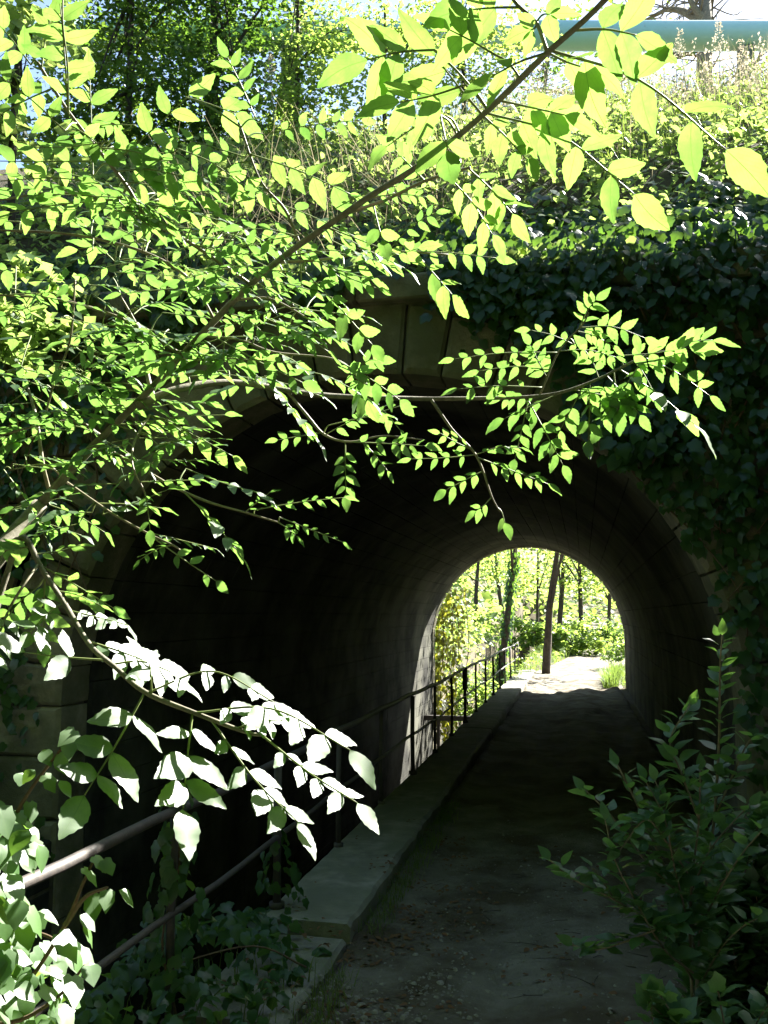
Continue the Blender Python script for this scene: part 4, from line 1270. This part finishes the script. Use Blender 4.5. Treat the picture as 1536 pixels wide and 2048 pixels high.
# ------------------------------------------------------------------ bushes and trees on top of the embankment
def crown_tree(name, label, cat, base, height, blobs, nleaf, lsize, leafmat, trunk_r=.1, limbs=5, seed=1, lean=(0, 0), group=None, bare=False, barkm='dark_bark', trunk_top=.8, twigs=0):
    rg = np.random.default_rng(seed)
    base = np.asarray(base, float)
    root = thing(name, label, cat, group)
    top = base + np.array([lean[0], lean[1], height * trunk_top])
    mid = (base + top) / 2 + np.array([rg.normal(0, .012), rg.normal(0, .012), 0]) * height
    P = smooth_path([base - UP * .1, mid, top], 6)
    mb = MB(); tube(mb, P, (trunk_r, trunk_r * .8, trunk_r * .45), 9, .2); link('trunk', mb.mesh('trunk', M[barkm]), root)
    B = [(base + np.asarray(c, float), np.asarray(r, float)) for c, r in blobs]
    mbl = Scatter() if twigs else None
    for i in range(limbs):
        c, r = B[i % len(B)]
        a = P[int(len(P) * rg.uniform(.35, .9))]
        e = c + rg.normal(0, .35, 3) * r
        L = smooth_path([a, (a + e) / 2 + UP * .06 * height * rg.uniform(-.5, 1), e], 5)
        mb = MB(); tube(mb, L, (trunk_r * .4, trunk_r * .22, trunk_r * .08), 6, .2); link('limb', mb.mesh('limb', M[barkm]), root)
        for _ in range(twigs // max(1, limbs)):
            q = L[int(rg.integers(2, len(L)))]; d = rg.normal(0, 1, 3); d[2] = abs(d[2]) * .4
            e2 = q + nrm(d) * rg.uniform(.3, 1.1) * r.mean() * .8
            tube_s(mbl, smooth_path([q, (q + e2) / 2 + rg.normal(0, .06, 3), e2], 3), (trunk_r * .09, trunk_r * .03), 4)
    if twigs: link('twigs', mbl.mesh('twigs', M[barkm]), root, kind='stuff')
    if nleaf:
        sc = Scatter(); clumps = []
        for c, r in B:
            for _ in range(max(3, int(nleaf / 26 / len(B)))):
                v = nrm(rg.normal(0, 1, 3)) * rg.random() ** .45
                clumps.append((c + v * r, .22 * r.mean() * rg.uniform(.5, 1.3)))
        for _ in range(nleaf):
            c, s = clumps[int(rg.integers(len(clumps)))]
            p = c + rg.normal(0, 1, 3) * s * np.array([1, 1, .6])
            a = rg.uniform(0, 6.28)
            sc.put(CARD[int(rg.integers(6))], frame(p, np.array([math.cos(a), math.sin(a), rg.uniform(-.7, .2)]), nrm(UP * .8 + rg.normal(0, .5, 3)), lsize * rg.uniform(.6, 1.3), 1.3))
        link('crown', sc.mesh('crown', M[leafmat]), root, kind='stuff')
    return root

def bb(px, Y, z=None):
    p = at(px, 500, Y); p[2] = bank_z(p[0], Y) if z is None else z; return p
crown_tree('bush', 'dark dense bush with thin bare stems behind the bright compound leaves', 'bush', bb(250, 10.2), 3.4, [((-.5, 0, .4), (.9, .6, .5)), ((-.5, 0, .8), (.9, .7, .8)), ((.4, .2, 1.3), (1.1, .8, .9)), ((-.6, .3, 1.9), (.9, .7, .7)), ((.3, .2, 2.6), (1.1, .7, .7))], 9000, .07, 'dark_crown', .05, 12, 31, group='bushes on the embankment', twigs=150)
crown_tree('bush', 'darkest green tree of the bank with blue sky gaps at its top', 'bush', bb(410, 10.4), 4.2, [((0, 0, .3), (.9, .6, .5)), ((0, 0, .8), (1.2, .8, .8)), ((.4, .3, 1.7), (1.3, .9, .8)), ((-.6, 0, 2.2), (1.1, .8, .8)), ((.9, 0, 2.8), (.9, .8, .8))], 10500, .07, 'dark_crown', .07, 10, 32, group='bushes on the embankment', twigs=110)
crown_tree('bush', 'light feathery bush in the sun right of the dark trees', 'bush', bb(590, 10.4), 2.9, [((0, 0, .6), (.8, .7, .7)), ((.3, 0, 1.4), (.8, .6, .7))], 3400, .06, 'crown_leaf', .035, 8, 33, group='bushes on the embankment', twigs=90)
crown_tree('bush', 'pale sunlit bush in the middle of the bank crest behind the ash stem', 'bush', bb(770, 10.6), 2.3, [((0, 0, .9), (.9, .7, .8)), ((.5, 0, 1.5), (.9, .6, .7))], 1800, .06, 'crown_leaf', .03, 7, 34, group='bushes on the embankment', twigs=90)
crown_tree('bush', 'broad leaved bush at the left edge of the slope with sunlit yellow green leaves', 'bush', bb(20, 7.6), 2.8, [((-.2, 0, .9), (.6, .5, .8)), ((0, .1, 2.0), (.6, .5, .8)), ((-.5, 0, 2.7), (.6, .5, .6))], 900, .15, 'cover_leaf', .04, 7, 35, group='bushes on the embankment', twigs=40)
lb = np.array([-4.1, 4.75, ground_z(-4.1, 4.75)])
crown_tree('bush', 'sunlit yellow green bush leaning in from the left edge before the tunnel wall', 'bush', lb, 3.6, [(at(25, 600, 4.6) - lb, (.28, .25, .24)), (at(60, 660, 4.6) - lb, (.26, .22, .2)), (at(-40, 620, 4.6) - lb, (.4, .3, .5))], 620, .085, 'cover_leaf', .03, 6, 37, twigs=30)
crown_tree('bush', 'pale leafy bush on the crest that hides the left end of the pipe', 'bush', bb(930, 10.9), 2.2, [((0, 0, .7), (.7, .6, .7)), ((.3, 0, 1.3), (.75, .6, .5)), ((-.5, 0, 1.2), (.7, .6, .5))], 2600, .06, 'crown_leaf', .03, 7, 39, group='bushes on the embankment', twigs=90)
crown_tree('tree', 'grey trunked tree with bare twiggy branches behind the pipe', 'tree', bb(1430, 19.0, 8.1), 7.5, [((-2, 0, 4.4), (2.0, 1.2, .8)), ((1.2, 0, 4.4), (1.6, 1.2, .8)), ((0, .5, 6.2), (2.4, 1.5, 1.2))], 420, .12, 'dark_crown', .26, 12, 36, barkm='bark', twigs=260)
crown_tree('tree', 'slim pale tree top seen in the bright sky left of the pipe', 'tree', bb(1085, 24.0, 5), 13, [((0, 0, 11), (1.3, 1.2, 2.6))], 900, .13, 'dark_crown', .12, 7, 38, barkm='bark', twigs=120)

# ------------------------------------------------------------------ woodland beyond the tunnel
def gb(px, Y, dz=0):
    p = at(px, 1230, Y); p[2] = ground_z(p[0], Y) + dz; return p
def leaning(px0, Y, px1, py1):
    b = gb(px0, Y); t_ = at(px1, py1, Y); return b, t_ - b
wood = 'trees in the sunlit wood beyond the tunnel'
b, d = leaning(1089, 29.5, 1118, 1080)
crown_tree('tree', 'dark trunked tree standing beside the bright path beyond the tunnel', 'tree', b, d[2] / .8, [(d * 1.3, (2.4, 2.0, 1.0)), (d * 1.1 + (1.4, 1, .3), (1.6, 1.4, .7)), (d * 1.5, (2.4, 2.2, 1.2))], 1500, .17, 'crown_leaf', .135, 2, 41, (d[0], 0), wood)
b, d = leaning(985, 33, 1033, 1085)
t2 = crown_tree('tree', 'ivy clad leaning tree left of the dark trunk beyond the tunnel', 'tree', b, d[2] / .8, [(d * 1.1 + (-1, 0, 0), (2.2, 2, 1.2)), (d * 1.4, (2.4, 2.4, 1.4))], 1500, .17, 'crown_leaf', .15, 2, 42, (d[0], 0), wood)
sc = Scatter()
for _ in range(700):
    t_ = rng.random() * .95; a = rng.uniform(0, 6.28); p = b + d * t_ + np.array([math.cos(a), math.sin(a), 0]) * (.15 + .1 * rng.random()); 
    sc.put(IVY[int(rng.integers(6))], frame(p, np.array([math.cos(a) * .3, math.sin(a) * .3, -1]), np.array([math.cos(a), math.sin(a), .4]), rng.uniform(.09, .15)))
link('trunk_ivy', sc.mesh('trunk_ivy', M['ivy_leaf']), t2, kind='stuff')
for px0, Y, px1, py1, r, lab in ((1114, 47, 1128, 1100, .2, 'thin crooked tree between the dark trunk and the rightmost slim tree in the far wood'), (1163, 46, 1158, 1100, .19, 'slim straight tree right of the path in the far wood'), (1072, 52, 1076, 1100, .14, 'faint thin trunk just left of the dark trunk deep in the far wood'), (1215, 50, 1225, 1090, .15, 'slender tree by the right edge of the far arch'), (1010, 55, 990, 1090, .18, 'half hidden trunk behind the ivy clad tree'), (950, 45, 960, 1090, .16, 'leafy tree behind the hanging creeper at the left of the far arch')):
    b, d = leaning(px0, Y, px1, py1)
    crown_tree('tree', lab, 'tree', b, d[2] / .8, [(d * .95 + (rng.normal(), 0, 0), (2.4, 2.2, 1.3)), (d * 1.3 + (rng.normal(), 0, 0), (3, 2.6, 1.6)), (d * .75 + (1.5 * rng.normal(), 0, 0), (1.8, 1.6, .8))], 1100, .2, 'crown_leaf', r * .75, 2, int(px0), (d[0], 0), wood)
bsh = 'bushes in the sunlit wood beyond the tunnel'
for i, (px, Y, w, h, n_, lab) in enumerate(((935, 29, 1.5, 2.2, 1700, 'leafy bush on the canal bank left of the railing end'), (1000, 31.5, 1.0, 1.1, 900, 'low bright bush at the end of the railing'), (985, 38, 1.8, 2.2, 1500, 'rounded bush below the ivy clad tree'), (1070, 42, 2.0, 1.5, 1300, 'low bush behind the dark trunk'), (1140, 43, 2.2, 1.5, 1500, 'wide bush behind the bright bend of the path'), (1215, 45, 2.4, 2.0, 1500, 'bush on the far right of the bright path'), (1258, 33, 1.3, 1.6, 1000, 'shrub beside the right edge of the far arch'))):
    b = gb(px, Y)
    crown_tree('bush', lab, 'bush', b, h, [((0, 0, h * .5), (w * .55, .7, h * .5)), ((w * .35, 0, h * .4), (w * .4, .6, h * .4)), ((-w * .35, .1, h * .45), (w * .4, .6, h * .45))], n_, .13 if Y < 40 else .2, 'crown_leaf', .04, 5, 60 + i, group=bsh)
# hanging creeper at the left jamb of the far arch
sp = []
for _ in range(850):
    s_ = rng.random(); x = -3.62 + .9 * rng.random() ** 1.5 * (.5 + .5 * s_) ; z = -1.6 + 4.0 * s_ ** .8
    lim = CZ + math.sqrt(max(.01, RAD ** 2 - (x - axis_x(YF)) ** 2))
    z = min(z, lim - .02)
    sp.append((np.array([x, YF + .15 + .8 * rng.random(), z]), nrm(np.array([.6, -.5, .4]) + rng.normal(0, .4, 3)), rng.uniform(.08, .14)))
vines = [(smooth_path([(x, YF + .3, CZ + 1.6 - i * .1), (x + .06, YF + .35, .9), (x - .04, YF + .3, -.2), (x + .05, YF + .32, -1.0)], 5), (.012, .006)) for i, x in enumerate((-3.45, -3.2, -3.05, -2.8))]
ivy_thing('hanging_creeper', 'yellow green creeper hanging in strands from the left side of the far arch', sp, vines, M['creeper'], proto_mesh('ivy_leaf', IVY, M['creeper']), 60, None, 'creeper')
# grass beyond and the right hand tuft
g = Scatter()
for _ in range(5500):
    Y = 24.9 + 20 * rng.random() ** 1.3; x = rng.uniform(-1.7, 4.5)
    c, w = path_c(Y), path_w(Y)
    if abs(x - c) < w * .93: continue
    blade(g, np.array([x, Y, ground_z(x, Y)]), rng.uniform(.15, .5), rng.uniform(.1, .8), .012, 2)
for _ in range(1500):
    Y = rng.uniform(24.2, 30); x = 1.02 - .35 * rng.random() + .1 * (Y - 26) * (Y > 26)
    blade(g, np.array([x, Y, ground_z(x, Y)]), rng.uniform(.15, .6), rng.uniform(.2, 1), .012, 2)
link('wood_grass', g.mesh('wood_grass', M['grass']), kind='stuff')
# the wood's far mass of leaves
sc = Scatter()
for _ in range(11000):
    Y = rng.uniform(58, 95); x = rng.uniform(-24, 24)
    z = ground_z(x, Y) + 7.5 * rng.random()
    if mn.noise(Vector((x * .22, Y * .1, z * .3))) < -.1: continue
    a = rng.uniform(0, 6.28)
    sc.put(CARD[int(rng.integers(6))], frame(np.array([x, Y, z]), np.array([math.cos(a), math.sin(a), -.4]), nrm(UP * .7 + rng.normal(0, .5, 3)), rng.uniform(.25, .55), 1.4))
link('far_woods', sc.mesh('far_woods', M['crown_leaf']), kind='stuff')
# left bank of the canal beyond
sc = Scatter()
for _ in range(3200):
    Y = rng.uniform(25.2, 40); x = TX0 + .2 - 2.5 * rng.random(); z = ground_z(min(x, TX0 - .1), Y) - .2 + 1.8 * rng.random() ** 1.4 - (1.2 * rng.random() if x > TX0 - .1 else 0)
    a = rng.uniform(0, 6.28)
    sc.put(OVA[int(rng.integers(5))], frame(np.array([x, Y, z]), np.array([math.cos(a), math.sin(a), -.4]), nrm(UP * .8 + rng.normal(0, .4, 3)), rng.uniform(.12, .22), 1.3))
link('bank_undergrowth', sc.mesh('bank_undergrowth', M['crown_leaf']), kind='stuff')

sc = Scatter()
for _ in range(9000):
    Y = 25.5 + 40 * rng.random() ** 1.2; x = rng.uniform(-9, 12)
    if abs(x - path_c(Y)) < path_w(Y) or TX0 < x < CAN_R: continue
    a = rng.uniform(0, 6.28); hh = (.35 + .5 * max(0, nzv(x, Y, .4, 44))) * rng.random() ** 1.5
    sc.put(CARD[int(rng.integers(6))], frame(np.array([x, Y, ground_z(x, Y) + hh]), np.array([math.cos(a), math.sin(a), -.3]), nrm(UP + rng.normal(0, .4, 3)), rng.uniform(.1, .2) * (1 + (Y > 40)), 1.3))
for _ in range(14000):
    Y = 44 + 75 * rng.random() ** 1.5; x = rng.uniform(-26, 30)
    if abs(x - path_c(Y)) < path_w(Y) and Y < 56: continue
    a = rng.uniform(0, 6.28)
    sc.put(CARD[int(rng.integers(6))], frame(np.array([x, Y, ground_z(x, Y) + 1.3 * rng.random() ** 2]), np.array([math.cos(a), math.sin(a), -.3]), nrm(UP + rng.normal(0, .4, 3)), rng.uniform(.3, .7), 1.4))
link('wood_undergrowth', sc.mesh('wood_undergrowth', M['crown_leaf']), kind='stuff')

# ------------------------------------------------------------------ unseen trees added round the viewpoint to block sky light
wb = 'unseen trees added to shade the hollow'
k = 0
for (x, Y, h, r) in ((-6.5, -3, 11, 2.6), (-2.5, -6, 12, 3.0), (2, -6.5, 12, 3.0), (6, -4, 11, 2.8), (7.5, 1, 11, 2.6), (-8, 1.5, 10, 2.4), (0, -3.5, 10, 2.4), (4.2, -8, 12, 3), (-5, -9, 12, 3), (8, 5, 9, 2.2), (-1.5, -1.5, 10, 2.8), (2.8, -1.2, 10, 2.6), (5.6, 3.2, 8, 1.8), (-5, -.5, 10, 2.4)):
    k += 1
    lab = ('unseen leafy broad crowned tree added to block sky light %s'%['far left of the ledge','behind the path, left of its middle','behind the path, right of its middle','right of the path behind the shrubs','well to the right of the leafy shrub','left beyond the canal bank','directly behind the viewpoint','deep behind the path on the right','deep behind the path on the left','right of the wall beyond the maple shrub','overhead on the left of the path','overhead on the right of the path','nearest the maple shrub on the right','beside the canal close behind the ledge'][k - 1])
    crown_tree('tree', lab, 'tree', (x, Y, ground_z(x, Y)), h, [((0, 0, h * .8), (r, r, r * .8)), ((r * .5, 0, h * (.5 if Y < -2 or abs(x) > 4 else .85)), (r, r, r * .8)), ((-r * .5, 0, h * (.45 if Y < -2 or abs(x) > 4 else .78)), (r, r, r * .8)), ((0, 0, h * (.22 if Y < -2 or abs(x) > 4 else .7)), (r * .9, r * .9, r * .6))], 4200, .5, 'dark_crown', .16, 5, 200 + k, group=wb)
